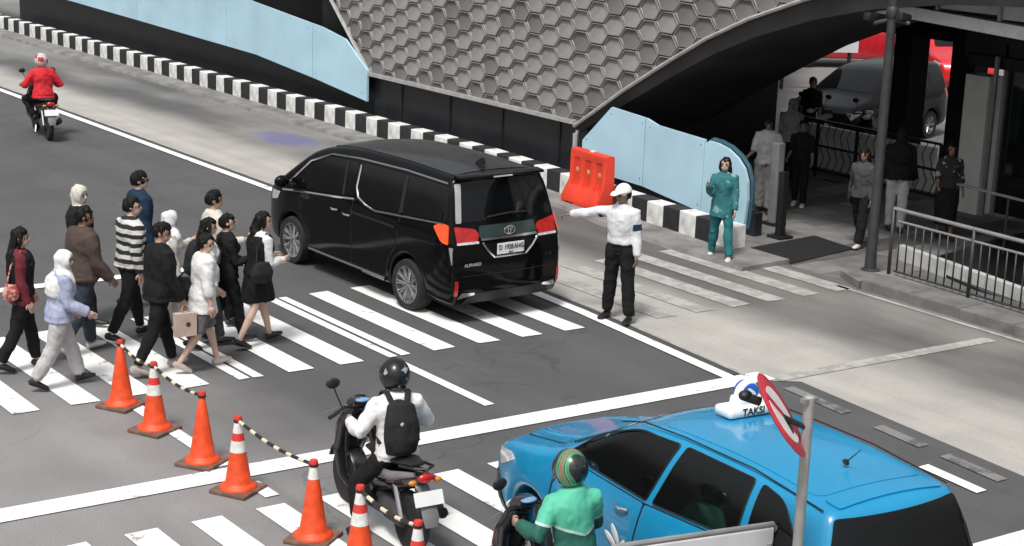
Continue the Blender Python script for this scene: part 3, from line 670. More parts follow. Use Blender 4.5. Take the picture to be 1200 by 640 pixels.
for s, ax in ((1, 'L'), (-1, 'R')):
    fwp = fillet([(.88, 1.16, .03), (.5, 1.44, .1), (.12, 1.58, .1), (-.40, 1.615, .03), (-.22, 1.13, .03)])
    rwp = fillet([(-.48, 1.62, .03), (-1.27, 1.63, .03), (-1.27, 1.2, .03), (-.30, 1.13, .03)]); qwp = fillet([(-1.36, 1.625, .03), (-1.62, 1.59, .1), (-1.86, 1.36, .1), (-1.84, 1.28, .04), (-1.36, 1.21, .03)])
    def grow(p, k):
        cx = sum(q[0] for q in p) / len(p); cz = sum(q[1] for q in p) / len(p); return [(q[0] + math.copysign(k, q[0] - cx), q[1] + math.copysign(k, q[1] - cz)) for q in p]
    for nm, p in (('front_window', fwp), ('rear_window', rwp), ('quarter_window', qwp)):
        sd2 = decal(nm, tb, ax, p, .009, GLASS, taxi, .04)
        q = [tuple(v_) for v_ in dens(p, .05)]
        b = MB(); b.tube([(x, s * (tW(x, z) + .006), z) for x, z in q + q[:1]], .007, 5, cap=False); b.build('window_seal', BPL, sd2, True)
    decal('door_seal', tb, ax, fillet([(.995, .33, .05), (1.035, .8, .1), (.95, 1.13, .03), (-.20, 1.105, .03), (-1.30, 1.178, .03), (-1.26, .8, .15), (-1.03, .61, .2), (-.97, .33, .05)]), .002, BPL, taxi, .09)
    decal('front_door', tb, ax, fillet([(.98, .34, .05), (1.02, .8, .1), (.94, 1.12, .03), (-.20, 1.095, .03), (-.12, .6, .1), (-.12, .34, .05)]), .005, TB, taxi, .09)
    decal('rear_door', tb, ax, fillet([(-.14, .34, .05), (-.14, .6, .1), (-.22, 1.095, .03), (-1.29, 1.165, .03), (-1.24, .8, .15), (-1.02, .62, .2), (-.95, .34, .05)]), .005, TB, taxi, .09)
    def on(x, z, e=.012): return (x, s * (tW(x, z) + e), z)
    for x, z in ((.02, 1.0), (-1.1, 1.03)): b = MB(); b.tube([on(x + .085, z, .015), on(x + .03, z, .045), on(x - .03, z, .045), on(x - .085, z, .015)], .015, 6); b.build('door_handle', CHROME, taxi, True)
    b = MB(); b.tube([on(x, z, .002) for x, z in ((.35, 1.575), (.1, 1.64), (-.4, 1.668), (-1.2, 1.682), (-1.95, 1.625))], .006, 6); b.build('drip_rail', BPL, taxi, True)
    b = MB(); b.tube([on(.72, 1.09, -.01), on(.72, 1.12, .09)], .025, 6); b.build('mirror_arm', BPL, taxi, True)
    b = MB(); b.ell((.72, s * .96, 1.13), (.065, .10, .075)); b.build('side_mirror', TB, taxi, True)
    decal('headlight', tb, ax, fillet([(2.03, .84, .02), (1.72, .90, .03), (1.62, .86, .02), (1.95, .70, .03)]), .008, CLEAR, taxi)
    decal('tail_light', tb, ax, fillet([(-2.02, 1.06, .03), (-2.2, 1.10, .03), (-2.2, .86, .03), (-2.05, .88, .03)]), .010, REDL, taxi)
    decal('tail_light', tb, 'B', fillet([(s * .74, 1.09, .02), (s * .48, 1.07, .02), (s * .52, .9, .02), (s * .74, .86, .02)]), .012, REDL, taxi)
    decal('front_fog_trim', tb, 'F', fillet([(s * .62, .36, .03), (s * .76, .36, .03), (s * .74, .62, .03), (s * .64, .58, .03)]), .01, BPL, taxi)
    b = MB(); b.ell((.06, s * (tW(.06, .73) + .012), .76), (.035, .006, .09), mt=Matrix.Rotation(R(35), 3, 'Y')); b.ell((.12, s * (tW(.06, .73) + .012), .70), (.09, .006, .03), mt=Matrix.Rotation(R(-30), 3, 'Y')); b.ell((-.02, s * (tW(.06, .73) + .012), .69), (.08, .006, .022), mt=Matrix.Rotation(R(50), 3, 'Y')); b.build('bird_logo', PLATE, taxi, True)
decal('windshield', tb, 'T', fillet([(.36, -.56, .08), (.36, .56, .08), (1.0, .66, .1), (1.06, 0, .3), (1.0, -.66, .1)]), .005, GLASS, taxi, .1)
decal('cowl_panel', tb, 'T', fillet([(1.03, -.6, .03), (1.08, 0, .2), (1.03, .6, .03), (1.12, .58, .03), (1.17, 0, .2), (1.12, -.58, .03)]), .006, BPL, taxi)
decal('bonnet_seal', tb, 'T', fillet([(1.15, -.635, .05), (1.19, 0, .3), (1.15, .635, .05), (1.94, .535, .15), (2.035, 0, .3), (1.94, -.535, .15)]), .002, BPL, taxi, .1)
for s in (1, -1):
    b = MB(); pts_ = []
    for xq, yq in ((1.2, .40), (1.5, .42), (1.8, .38), (1.95, .30)):
        h_, n_, _, _ = tb.ray_cast(Vector((xq, s * yq, 4)), Vector((0, 0, -1))); pts_.append(h_ + Vector((0, 0, .004)))
    b.tube(pts_, [(.012, .05)] * 4, 8, ref=(0, 0, 1), dome=.5); b.build('bonnet_ridge', TB, taxi, True)
decal('bonnet', tb, 'T', fillet([(1.16, -.62, .05), (1.2, 0, .3), (1.16, .62, .05), (1.93, .52, .15), (2.02, 0, .3), (1.93, -.52, .15)]), .008, TB, taxi, .1)
decal('rear_glass', tb, 'B', fillet([(.57, 1.585, .03), (-.57, 1.585, .03), (-.735, 1.15, .07), (.735, 1.15, .07)]), .008, GLASS, taxi, .035)
decal('roof_panel', tb, 'T', fillet([(-1.80, -.50, .1), (-1.80, .50, .1), (.0, .52, .12), (.0, -.52, .12)]), .006, TB, taxi, .12)
decal('spoiler', tb, 'T', fillet([(-1.84, -.50, .05), (-1.84, .50, .05), (-2.0, .50, .04), (-2.0, -.50, .04)]), .016, TB, taxi, .04, .025)
decal('grille', tb, 'F', fillet([(.5, .30, .04), (-.5, .30, .04), (-.6, .6, .05), (.6, .6, .05)]), .008, BPL, taxi)
p_ = MB(); p_.box((-2.345, 0, .82), (.012, .43, .14)); p_.build('number_plate', mat('yellow_plate', (.7, .55, .06), .5), taxi)
b = MB(); b.tube([(-1.52, 0, 1.74), (-1.53, 0, 1.755)], [.03, .018], 8); b.tube([(-1.53, 0, 1.75), (-1.66, 0, 1.88)], [.006, .003], 5); b.build('roof_antenna', BPL, taxi)
b = MB(); b.ell((-2.30, .05, 1.0), (.01, .06, .025)); b.build('rear_emblem', CHROME, taxi, True)
# roof sign
SGN = mat('white_sign_plastic', (.8, .8, .8), .35, var=.03); SBL = mat('logo_blue', (.02, .12, .5), .4)
sg = MB(); sg.box((0, 0, .06), (.30, .66, .12), bev=.05); sg.box((0, 0, .15), (.2, .36, .16), bev=.07); sg.ell((0, 0, .22), (.07, .17, .17))
sme = remesh(sg, .012, 4); sme.materials.clear(); sgo = link('roof_sign', sme, SGN, taxi, True, 180); sgo.location = (-.22, -.13, 1.70); sgo.scale = (.72, .72, .72)
for dirx in (-1, 1):
    text('sign_lettering', 'TAKSI', .12, INK, sgo, frame((dirx * .152, 0, .065), (0, dirx, 0), (0, 0, 1)), .003)
    lg = MB(); lg.ell((dirx * .075, 0, .25), (.012, .115, .115)); lo = lg.build('logo_disc', SBL, sgo, True)
    lg = MB(); lg.ell((dirx * .088, .01 * dirx, .27), (.006, .075, .02), mt=Matrix.Rotation(R(35), 3, 'X')); lg.ell((dirx * .088, -.02 * dirx, .235), (.006, .07, .017), mt=Matrix.Rotation(R(-25), 3, 'X')); lg.build('logo_bird', SGN, sgo, True)

# ---------------------------------------------------------------- parked cars beyond the passage
def parked(label, loc, rz, paint):
    t = thing('parked_car', label, 'car', loc, rz, 'cars parked beyond the station passage')
    me, bv = car_body(tp, tW, .075, tcr, .14); link('body', me, paint, t, True, 40)
    for x in (1.36, -1.39):
        for s in (1, -1): wheel(t, x, s * .74, .31, .195, .2, STEEL, 6, out_=s)
    for s, ax in ((1, 'L'), (-1, 'R')):
        for nm, p in (('front_window', fwp), ('rear_window', rwp), ('quarter_window', qwp)): decal(nm, bv, ax, p, .006, GLASS, t, .12)
        decal('headlight', bv, ax, fillet([(2.03, .84, .02), (1.72, .90, .03), (1.62, .86, .02), (1.95, .70, .03)]), .01, CLEAR, t, .1); decal('tail_light', bv, ax, fillet([(-2.02, 1.06, .03), (-2.2, 1.10, .03), (-2.2, .86, .03), (-2.05, .88, .03)]), .012, REDL, t, .1)
    decal('windshield', bv, 'T', fillet([(.36, -.56, .08), (.36, .56, .08), (1.0, .66, .1), (1.06, 0, .3), (1.0, -.66, .1)]), .006, GLASS, t, .12)
    decal('rear_glass', bv, 'B', fillet([(.54, 1.57, .05), (-.54, 1.57, .05), (-.70, 1.16, .07), (.70, 1.16, .07)]), .008, GLASS, t, .12)
    return t

# ---------------------------------------------------------------- motor scooters
def scooter(label, loc, rz, c1, c2, seatm, plate=True, steer=0., topbox=False):
    t = thing('motor_scooter', label, 'scooter', loc, rz)
    r = .275; wb = .64
    for x, nm in ((wb, 'front_wheel'), (-wb, 'rear_wheel')):
        q = MB(); q.lathe([(.19, -.045), (.25, -.05), (.275, -.02), (.275, .02), (.25, .05), (.19, .045)], 28, axis='y'); o = q.build(nm, RUB, t, True, 35); o.location = (x, 0, r)
        q = MB()
        q.tube([(.195 * math.cos(a), 0, .195 * math.sin(a)) for a in [2 * math.pi * i / 24 for i in range(25)]], [.02] * 25, 6, cap=False)
        for i in range(5):
            a = 2 * math.pi * i / 5; q.tube([(0, 0, 0), (.19 * math.cos(a), 0, .19 * math.sin(a))], [.022, .014], 6)
        q.lathe([(.05, -.05), (.05, .05)], 12, axis='y'); q.build('rim', BPL, o, True)
    b = MB()
    for s in (1, -1): b.tube([(wb, s * .075, r), (wb - .10, s * .075, .62)], [.028, .024], 8)
    b.tube([(wb - .1, -.09, .62), (wb - .1, .09, .62)], .025, 6); b.tube([(wb - .10, 0, .6), (wb - .22, 0, .98)], .03, 8); b.build('fork', STEEL, t, True)
    b = MB(); b.tube([(wb + .31 * math.cos(R(a)), 0, r + .31 * math.sin(R(a))) for a in range(20, 171, 15)], [(.012, .075)] * 11, 8, ref=None); b.build('front_fender', c1, t, True)
    # leg shield and apron
    b = MB(); b.tube([(wb - .04, 0, .50), (wb - .06, 0, .66), (wb - .11, 0, .82), (wb - .17, 0, .95), (wb - .22, 0, 1.0)], [(.07, .10), (.10, .17), (.095, .19), (.08, .15), (.05, .10)], 14, ref=(1, 0, 0), dome=.4)
    for s in (1, -1): b.tube([(wb - .13, s * .13, .85), (wb - .20, s * .19, .62), (wb - .24, s * .17, .40), (wb - .3, s * .12, .30)], [(.05, .05), (.04, .07), (.035, .06), (.03, .05)], 8, dome=.5)
    q = remesh(b, .014, 3); link('leg_shield', q, c1, t, True, 180)
    b = MB(); b.box((.12, 0, .30), (.52, .30, .09), bev=.03); b.build('floorboard', BPL, t, True)
    # tail cowl
    b = MB(); b.tube([(.02, 0, .48), (-.15, 0, .56), (-.40, 0, .60), (-.68, 0, .68), (-.90, 0, .77)], [(.17, .11), (.16, .15), (.12, .145), (.08, .115), (.035, .06)], 14, ref=(0, 0, 1), dome=.5)
    b.tube([(-.02, 0, .30), (-.02, 0, .5)], [(.06, .1), (.12, .11)], 10, dome=.3)
    q = remesh(b, .014, 3); link('body_cowl', q, c1, t, True, 180)
    for s in (1, -1):
        b = MB(); b.tube([(-.2, s * .15, .62), (-.5, s * .135, .67), (-.82, s * .075, .78)], [(.05, .014), (.045, .014), (.02, .012)], 8, ref=(0, 0, 1)); b.build('side_panel', c2, t, True)
    b = MB(); b.tube([(.12, 0, .735), (-.05, 0, .755), (-.3, 0, .77), (-.55, 0, .81), (-.74, 0, .835)], [(.03, .09), (.045, .125), (.045, .14), (.04, .125), (.02, .07)], 12, ref=(0, 0, 1), dome=.6); b.build('seat', seatm, t, True)
    b = MB(); b.tube([(-.62, .12, .80), (-.85, .09, .845), (-.92, 0, .85), (-.85, -.09, .845), (-.62, -.12, .80)], .013, 6); b.build('grab_rail', BPL, t, True)
    b = MB(); b.ell((-.90, 0, .765), (.03, .085, .045)); b.build('tail_light', REDL, t, True)
    for s in (1, -1): b = MB(); b.ell((-.88, s * .12, .73), (.025, .04, .025)); b.build('turn_signal', mat('amber_lens', (.6, .2, .02), .3), t, True)
    b = MB(); b.tube([(-.80, 0, .68), (-.92, 0, .58), (-1.0, 0, .44), (-1.02, 0, .36)], [(.02, .06), (.014, .075), (.012, .08), (.01, .06)], 8, ref=(1, 0, 0)); b.build('rear_fender', mat('grey_plastic', (.16, .16, .17), .5), t, True)
    if plate:
        b = MB(); b.box((-.955, 0, .60), (.008, .275, .125), bev=.003, ry=.42); b.build('number_plate', PLATE, t)
    b = MB(); b.tube([(-.1, 0, .3), (-.35, .03, .3), (-wb, .07, r)], [(.09, .11), (.1, .12), (.06, .05)], 10, dome=.4); b.build('engine', mat('engine_grey', (.09, .09, .095), .5, metal=.5), t, True)
    b = MB(); b.tube([(-.15, -.1, .26), (-.4, -.16, .28), (-.55, -.17, .33), (-.9, -.17, .42)], [.02, .03, .055, .05], 10, dome=.3); o = b.build('exhaust', mat('exhaust_black', (.03, .03, .03), .45, metal=.6), t, True)
    b = MB(); b.tube([(-.45, -.225, .36), (-.8, -.222, .44)], [(.045, .006), (.04, .006)], 8, ref=(0, 0, 1)); b.build('heat_guard', STEEL, t, True)
    for s in (1, -1): b = MB(); b.tube([(-wb - .02, s * .1, r + .03), (-.5, s * .1, .62)], .025, 8); b.build('shock_absorber', STEEL, t, True)
    # handlebar cluster turns together
    hb = MB(); hb.tube([(.30, .33, 1.0), (.38, .18, 1.03), (.42, 0, 1.02), (.38, -.18, 1.03), (.30, -.33, 1.0)], .014, 8); h = hb.build('handlebar', BPL, t, True)
    for s in (1, -1):
        b = MB(); b.tube([(.345, s * .24, 1.015), (.275, s * .37, .99)], .019, 8); b.build('grip', RUB, h, True)
        b = MB(); b.tube([(.40, s * .24, 1.03), (.36, s * .36, 1.02)], .007, 6); b.build('brake_lever', STEEL, h, True)
        b = MB(); b.tube([(.37, s * .2, 1.03), (.39, s * .25, 1.16), (.36, s * .29, 1.24)], .007, 6); mrr = b.build('mirror_stem', BPL, h, True)
        b = MB(); b.ell((.36, s * .30, 1.28), (.018, .07, .05)); b.build('mirror', BPL, mrr, True)
    b = MB(); b.tube([(.36, 0, 1.06), (.44, 0, 1.04), (.53, 0, .99)], [(.05, .09), (.07, .13), (.045, .08)], 12, ref=(0, 0, 1), dome=.5); b.build('handlebar_cowl', c1, h, True)
    b = MB(); b.ell((.55, 0, .985), (.03, .08, .05)); b.build('headlight', CLEAR, h, True)
    b = MB(); b.ell((.365, 0, 1.085), (.05, .075, .02)); b.build('speedometer', mat('dial_blue', (.15, .3, .5), .2, coat=.5), h, True)
    b = MB(); b.tube([(-.1, .16, .1), (.02, .12, .25)], .012, 6); b.build('side_stand', STEEL, t)
    return t
GB = mat('gloss_black', (.01, .01, .011), .22, var=.2, coat=.7); SVR = mat('silver_panel', (.35, .35, .37), .3, metal=.6); SEATM = mat('seat_vinyl', (.012, .012, .013), .6, bump=.2); MAR = mat('maroon_panel', (.10, .008, .012), .3, coat=.4)
# ================================================================== PEOPLE
SKIN = {'tan': mat('skin_tan', (.40, .255, .185), .55, var=.08, scale=12, spec=.35), 'light': mat('skin_light', (.54, .37, .29), .55, var=.07, scale=12, spec=.35), 'brown': mat('skin_brown', (.24, .145, .10), .55, var=.1, scale=12, spec=.35)}
HAIR = mat('black_hair', (.006, .0055, .0055), .6, var=.5, scale=30, bump=.5, bscale=90, spec=.22); EYE = mat('eye_dark', (.012, .009, .008), .3); LIP = mat('lip', (.25, .09, .08), .5); BROW = mat('brow', (.015, .012, .011), .8)
V3 = lambda *a: Vector(a)
def ik(a, t, l1, l2, pole):
    d = t - a; L = min(d.length, (l1 + l2) * .998); d.normalize(); t = a + d * L
    k = (l1 * l1 - l2 * l2 + L * L) / (2 * L); h = math.sqrt(max(0, l1 * l1 - k * k)); p = Vector(pole); p = (p - d * p.dot(d))
    p = p.normalized() if p.length > 1e-5 else d.orthogonal(); return a + d * k + p * h, t
def hand_shape(mb, wrist, d, nrm, side, s, curl=.5):
    """palm plus four unequal bent fingers and a thumb leaving the side of the palm"""
    d = d.normalized(); nrm = (nrm - d * nrm.dot(d)).normalized(); lat = d.cross(nrm) * side     # lat: towards the thumb
    pe = wrist + d * .085 * s
    mb.tube([wrist - d * .02 * s, wrist + d * .03 * s, pe], [(.018 * s, .026 * s), (.017 * s, .038 * s), (.013 * s, .040 * s)], 8, ref=nrm)
    for i, (o, L) in enumerate(((.029, .072), (.010, .082), (-.010, .076), (-.029, .058))):
        p = pe + lat * o * s - d * .008 * s; pts = [p]; a = curl * .5
        for k_, f in enumerate((.45, .32, .23)):
            dd = d * math.cos(a) + nrm * math.sin(a); pts.append(pts[-1] + dd * L * f * s); a += curl * (.9 + .05 * i)
        mb.tube(pts, [.0092 * s, .009 * s, .0085 * s, .0065 * s], 6, dome=.6)
    p = wrist + d * .022 * s + lat * .03 * s; q = p + (d * .6 + lat * .65 + nrm * .25) * .036 * s; r_ = q + (d * .85 + lat * .15 + nrm * .4 * curl) * .033 * s
    mb.tube([p - lat * .01 * s, p, q, r_], [.013 * s, .0125 * s, .011 * s, .008 * s], 6, dome=.6)
def headgear(mb, c, rot, rad, fn, nu=28, nv=20):
    """shell around the head: fn(direction) gives the radius factor (below 1 = inside the head)"""
    v = []; f = []
    for j in range(nv + 1):
        t = math.pi * j / nv
        for i in range(nu):
            a = 2 * math.pi * i / nu; d = Vector((math.sin(t) * math.cos(a), math.sin(t) * math.sin(a), math.cos(t)))
            k = fn(d); v.append(c + rot @ Vector((d.x * rad[0] * k, d.y * rad[1] * k, d.z * rad[2] * k)))
    for j in range(nv):
        for i in range(nu): f.append((j * nu + i, (j + 1) * nu + i, (j + 1) * nu + (i + 1) % nu, j * nu + (i + 1) % nu))
    mb.add(v, f)
TORSO = [(.84, .085, .125, 0.), (.92, .112, .165, -.005), (.99, .105, .155, 0.), (1.07, .093, .138, .005), (1.17, .102, .148, .01), (1.27, .112, .163, .008), (1.36, .1, .172, -.005), (1.415, .074, .128, -.012), (1.47, .052, .062, -.012)]
def person(label, x, y, yaw, h=1.68, lleg=(0, 0), rleg=(0, 0), larm=(0, 6, 12), rarm=(0, 6, 12), lean=0., look=(0, 0), top=None, bottom=None, shoes=None, hair='short', hairm=None, skin='tan', z=0., build=1., vox=.0125,
           lhand=None, rhand=None, lfoot=None, rfoot=None, seat=None, belt=None, fem=False, group=None, glasses=False, mask=None, twist=0., lpole=None, rpole=None, curl=.5, kout=.25, spread=0., fo=.65):
    s = h / 1.70; t = thing('person', label, 'person', (x, y, z), R(yaw), group)
    rl = Matrix.Rotation(R(lean), 3, 'Y'); pel = V3(0, 0, .93)
    tw = Matrix.Rotation(R(twist), 3, 'Z')
    def up_(p): return pel + rl @ (tw @ (Vector(p) - pel))
    fb = .93 if fem else 1.
    J = {}
    for nm, sd, lg, ft in (('l', 1, lleg, lfoot), ('r', -1, rleg, rfoot)):
        hip = V3(0, sd * .09, .90)
        if ft is not None and seat is not None:
            tgt = V3(*ft) - V3(0, 0, seat - .90 * s) ; tgt = V3(ft[0], ft[1], ft[2] - seat) / s + V3(0, 0, .90)
            kn, an = ik(hip, tgt, .43, .42, V3(1, sd * kout, .35))
            fd = V3(1, sd * .08, 0)
        else:
            a, k = R(lg[0]), R(lg[1]); kn = hip + V3(math.sin(a), sd * (.012 + spread * .7), -math.cos(a)) * .43; an = kn + V3(math.sin(a - k), sd * spread, -math.cos(a - k)) * .41
            ph = max(0, -(a - k) - R(4)) * .8; fd = V3(math.cos(ph), sd * .1, -math.sin(ph)) if a - k < 0 else V3(math.cos((a - k) * .6), sd * .1, math.sin((a - k) * .6))
        J[nm + 'hip'], J[nm + 'kn'], J[nm + 'an'], J[nm + 'fd'] = hip, kn, an, fd.normalized()
    for nm, sd, am, hd, po in (('l', 1, larm, lhand, lpole), ('r', -1, rarm, rhand, rpole)):
        sh = up_((-.008, sd * .170 * fb * build, 1.368))
        if hd is not None:
            if seat is not None: tg = V3(hd[0], hd[1], hd[2] - seat) / s + V3(0, 0, .90)
            else: tg = V3(*hd) / s
            el, wr = ik(sh, tg, .285, .25, V3(*(po or (-.5, sd * .5, -.6))))
        else:
            a, bt, g = R(am[0]), R(am[1]), R(am[2]); bi = R(am[3]) if len(am) > 3 else 0
            el = sh + rl @ V3(math.sin(a) * math.cos(bt), sd * math.sin(bt), -math.cos(a) * math.cos(bt)) * .285
            wr = el + rl @ V3(math.sin(a + g) * math.cos(bt - bi), sd * math.sin(bt - bi), -math.cos(a + g) * math.cos(bt - bi)) * .25
        J[nm + 'sh'], J[nm + 'el'], J[nm + 'wr'] = sh, el, wr
    nk = up_((-.012, 0, 1.455)); hc = up_((.018, 0, 1.592)); hrot = rl @ tw @ Matrix.Rotation(R(look[0]), 3, 'Z') @ Matrix.Rotation(R(look[1]) - R(lean) * .85, 3, 'Y')
    # drop the figure on its lowest shoe
    def shoe(nm, mb, k=1.):
        an, fd = J[nm + 'an'], J[nm + 'fd']; upv = V3(0, 0, 1); upv = (upv - fd * upv.dot(fd)).normalized(); base = an - upv * .085
        pts = [base - fd * .055 + upv * .035, base + fd * .0 + upv * .04, base + fd * .07 + upv * .034, base + fd * .14 + upv * .026, base + fd * .185 + upv * .022]
        mb.tube(pts, [(.034 * k, .032 * k), (.042 * k, .038 * k), (.035 * k, .043 * k), (.026 * k, .044 * k), (.019 * k, .03 * k)], 10, ref=upv, dome=.7); return min((p.z for p in pts)) - .036
    dz = -(seat - 0.90 * s) / s if seat is not None else min(shoe('l', MB()), shoe('r', MB()))
    def T(mb):
        mb.v = [((p[0]) * s, p[1] * s, (p[2] - dz) * s) for p in mb.v]; return mb
    def W_(p): return V3(p[0] * s, p[1] * s, (p[2] - dz) * s)
    bs = build
    def torso(mb, m, z0, z1, k=1.):
        pts = []; rd = []
        for (zz, a, c, xo) in TORSO:
            if zz < z0 - .05 or zz > z1 + .05: continue
            pts.append(up_((xo, 0, zz)) if zz > .93 else V3(xo, 0, zz)); rd.append((a * bs * k + m, c * bs * k * (1. if not fem or zz < 1 else .93) + m))
        mb.tube(pts, rd, 16, ref=rl @ V3(1, 0, 0), dome=.3)
        if fem and z1 > 1.3:
            for sd in (1, -1): mb.ell(up_((.075, sd * .07, 1.27)), (.055 + m, .06 + m, .06 + m), 10, 7)
    def arm(mb, nm, m, f=1., r0=1.):
        sh, el, wr = J[nm + 'sh'], J[nm + 'el'], J[nm + 'wr']
        up0 = up_((-.01, 0, 1.385)); pts = [sh.lerp(up0, .5), sh, sh.lerp(el, .35), sh.lerp(el, .75), el]; rr = [.050, .052, .048, .041, .038]
        if f > 1: pts += [el.lerp(wr, .3), el.lerp(wr, min(1, f - 1) * .98 if f < 2 else 1.)]; rr += [.039, .026 + .008 * (2 - f)]
        else:
            q = sh.lerp(el, f); pts = pts[:3] + [q]; rr = rr[:3] + [.043]
        mb.tube(pts, [q * bs * r0 + m for q in rr], 10, dome=.3)
    def leg(mb, nm, m, f=2., flare=0.):
        hp, kn, an = J[nm + 'hip'], J[nm + 'kn'], J[nm + 'an']; pts = [hp + V3(0, 0, .05), hp, hp.lerp(kn, .4), hp.lerp(kn, .8), kn]; rr = [.07, .085, .073, .056, .052]
        if f > 1: pts += [kn.lerp(an, .3), kn.lerp(an, .65), kn.lerp(an, min(1., f - 1))]; rr += [.053, .042, .033]
        else: pts = pts[:3] + [hp.lerp(kn, f)]; rr = rr[:3] + [.062]
        n_ = len(pts); mb.tube(pts, [q * (bs * .5 + .5) + m + flare * i / n_ for i, q in enumerate(rr)], 12, dome=.3)
    # ---- body: one skin
    B = MB(); torso(B, 0, .8, 1.5)
    for nm in 'lr': arm(B, nm, 0, 2.); leg(B, nm, 0, 2.); B.tube([J[nm + 'an'] + V3(0, 0, .02), J[nm + 'an'] - V3(0, 0, .04), J[nm + 'an'] + J[nm + 'fd'] * .1 - V3(0, 0, .05)], [.033, .035, .025], 8, dome=.5)
    B.tube([nk - V3(0, 0, .03), nk, hc + hrot @ V3(-.02, 0, -.05)], [.058, .05, .05], 12)
    hm = hrot
    B.ell(hc + hm @ V3(-.012, 0, .02), (.094, .074, .095), 18, 12, hm); B.ell(hc + hm @ V3(.02, 0, -.045), (.066, .055, .068), 14, 10, hm)
    B.tube([hc + hm @ V3(.078, 0, .022), hc + hm @ V3(.098, 0, -.012), hc + hm @ V3(.088, 0, -.028)], [.011, .016, .017], 8, dome=.5)
    B.ell(hc + hm @ V3(.073, 0, -.058), (.016, .024, .013), 8, 6, hm)
    for sd in (1, -1): B.ell(hc + hm @ V3(-.01, sd * .074, -.005), (.018, .011, .03), 8, 6, hm)
    me = remesh(T(B), vox * s, 3)
    H_ = MB()
    for nm, sd in (('l', 1), ('r', -1)):
        d = J[nm + 'wr'] - J[nm + 'el']; nr = V3(0, -sd, 0) if abs(d.normalized().y) < .8 else V3(0, 0, -1); hand_shape(H_, J[nm + 'wr'], d, nr, sd if False else (1 if nm == 'l' else -1), 1., curl)
    H_ = T(H_).mesh('h'); bm = bmesh.new(); bm.from_mesh(me); bm.from_mesh(H_); bm.to_mesh(me); bm.free(); me.materials.clear()
    link('body', me, SKIN[skin], t, True, 180)
    for sd in (1, -1):
        e = MB(); e.ell(hc + hm @ V3(.078, sd * .031, .008), (.01, .014, .0085), 8, 6, hm); T(e).build('eye', EYE, t, True)
        e = MB(); e.tube([hc + hm @ V3(.082, sd * .014, .027), hc + hm @ V3(.08, sd * .033, .033), hc + hm @ V3(.068, sd * .05, .027)], .0055, 5); T(e).build('eyebrow', BROW, t, True)
    e = MB(); e.ell(hc + hm @ V3(.086, 0, -.058), (.008, .022, .007), 8, 6, hm); T(e).build('mouth', LIP, t, True)
    if glasses:
        e = MB()
        for sd in (1, -1):
            e.tube([hc + hm @ V3(.096, sd * .034 + .024 * math.cos(q), .008 + .017 * math.sin(q)) for q in [2 * math.pi * i / 12 for i in range(13)]], .0035, 4, cap=False); e.tube([hc + hm @ V3(.094, sd * .056, .012), hc + hm @ V3(0, sd * .08, .012)], .0035, 4)
        T(e).build('glasses', BPL, t)
    if mask:
        e = MB(); e.ell(hc + hm @ V3(.04, 0, -.052), (.06, .06, .045), 14, 8, hm); T(e).build('face_mask', mask, t, True)
    # ---- clothes
    if bottom:
        ty, m_, ex_ = bottom[0], bottom[1], (bottom[2] if len(bottom) > 2 else .014); B = MB()
        if ty in ('trousers', 'shorts'):
            torso(B, .004, .8, .98)
            for nm in 'lr': leg(B, nm, ex_, (1.97 if ty == 'trousers' else (bottom[3] if len(bottom) > 3 else .9)), .010 if ty == 'trousers' else .02)
            q = remesh(T(B), .014 * s, 3); fold(q, .013, 9, x * 3.1 + y, 1.); fold(q, .006, 24, x + y, .9); q.materials.clear(); link(ty, q, m_, t, True, 180)
        else:      # skirt: rings from waist down to the hem, wrapped round both legs
            hem = bottom[3] if len(bottom) > 3 else .5
            k1 = J['lkn'].lerp(J['lan'], max(0, (.47 - hem) / .4)) if hem < .47 else J['lhip'].lerp(J['lkn'], (.9 - hem) / .43); k2 = J['rkn'].lerp(J['ran'], max(0, (.47 - hem) / .4)) if hem < .47 else J['rhip'].lerp(J['rkn'], (.9 - hem) / .43)
            mid = (k1 + k2) / 2; sp = abs(k1.x - k2.x) / 2
            B.tube([V3(0, 0, 1.05), V3(0, 0, .97), V3(0, 0, .88), V3(0, 0, .88).lerp(mid, .55), mid], [(.105, .15), (.122, .172), (.13 + ex_, .182 + ex_), (.12 + ex_ + sp * .6, .17 + ex_), (.105 + ex_ + sp, .155 + ex_)], 20, ref=(1, 0, 0))
            q = remesh(T(B), .013 * s, 2); fold(q, .018, 14, x * 2 + y, .35); q.materials.clear(); link('skirt', q, m_, t, True, 180)
    if top:
        m_, sl, hem, ex_ = top[0], top[1], top[2], (top[3] if len(top) > 3 else .014); B = MB(); torso(B, ex_ + .010, hem, 1.455, 1.02)
        if hem < .93: B.tube([V3(0, 0, max(hem, .72)), V3(0, 0, .86), V3(0, 0, .95)], [(.125 * bs + ex_ * 1.6, .172 * bs + ex_ * 1.6), (.122 * bs + ex_ * 1.2, .172 * bs + ex_ * 1.2), (.115 * bs + ex_, .165 * bs + ex_)], 16, ref=(1, 0, 0))
        for nm in 'lr': arm(B, nm, ex_, sl, 1.04)
        B.tube([nk - V3(0, 0, .03), nk + V3(.0, 0, .012)], [.066, .06], 12)
        q = remesh(T(B), .014 * s, 3); fold(q, .022 * fo, 9, x * 1.7 - y, 1.0); fold(q, .008 * fo, 24, y, 1.); q.materials.clear(); link('shirt', q, m_, t, True, 180)
    if belt:
        B = MB(); B.tube([V3(0, 0, .985), V3(0, 0, 1.02)], [(.122, .172), (.120, .168)], 20, ref=(1, 0, 0)); T(B).build('belt', belt, t, True)
    if shoes:
        for nm in 'lr': B = MB(); shoe(nm, B, 1.12); T(B).build('shoe', shoes, t, True)
    # ---- hair and head cover
    hm_ = hairm or HAIR; HR = (.108, .087, .117); hc2 = hc + hm @ V3(-.012, 0, .012)
    def n1(d): return 1 + .03 * noise.noise(d * 6 + Vector((x, y, 0)))
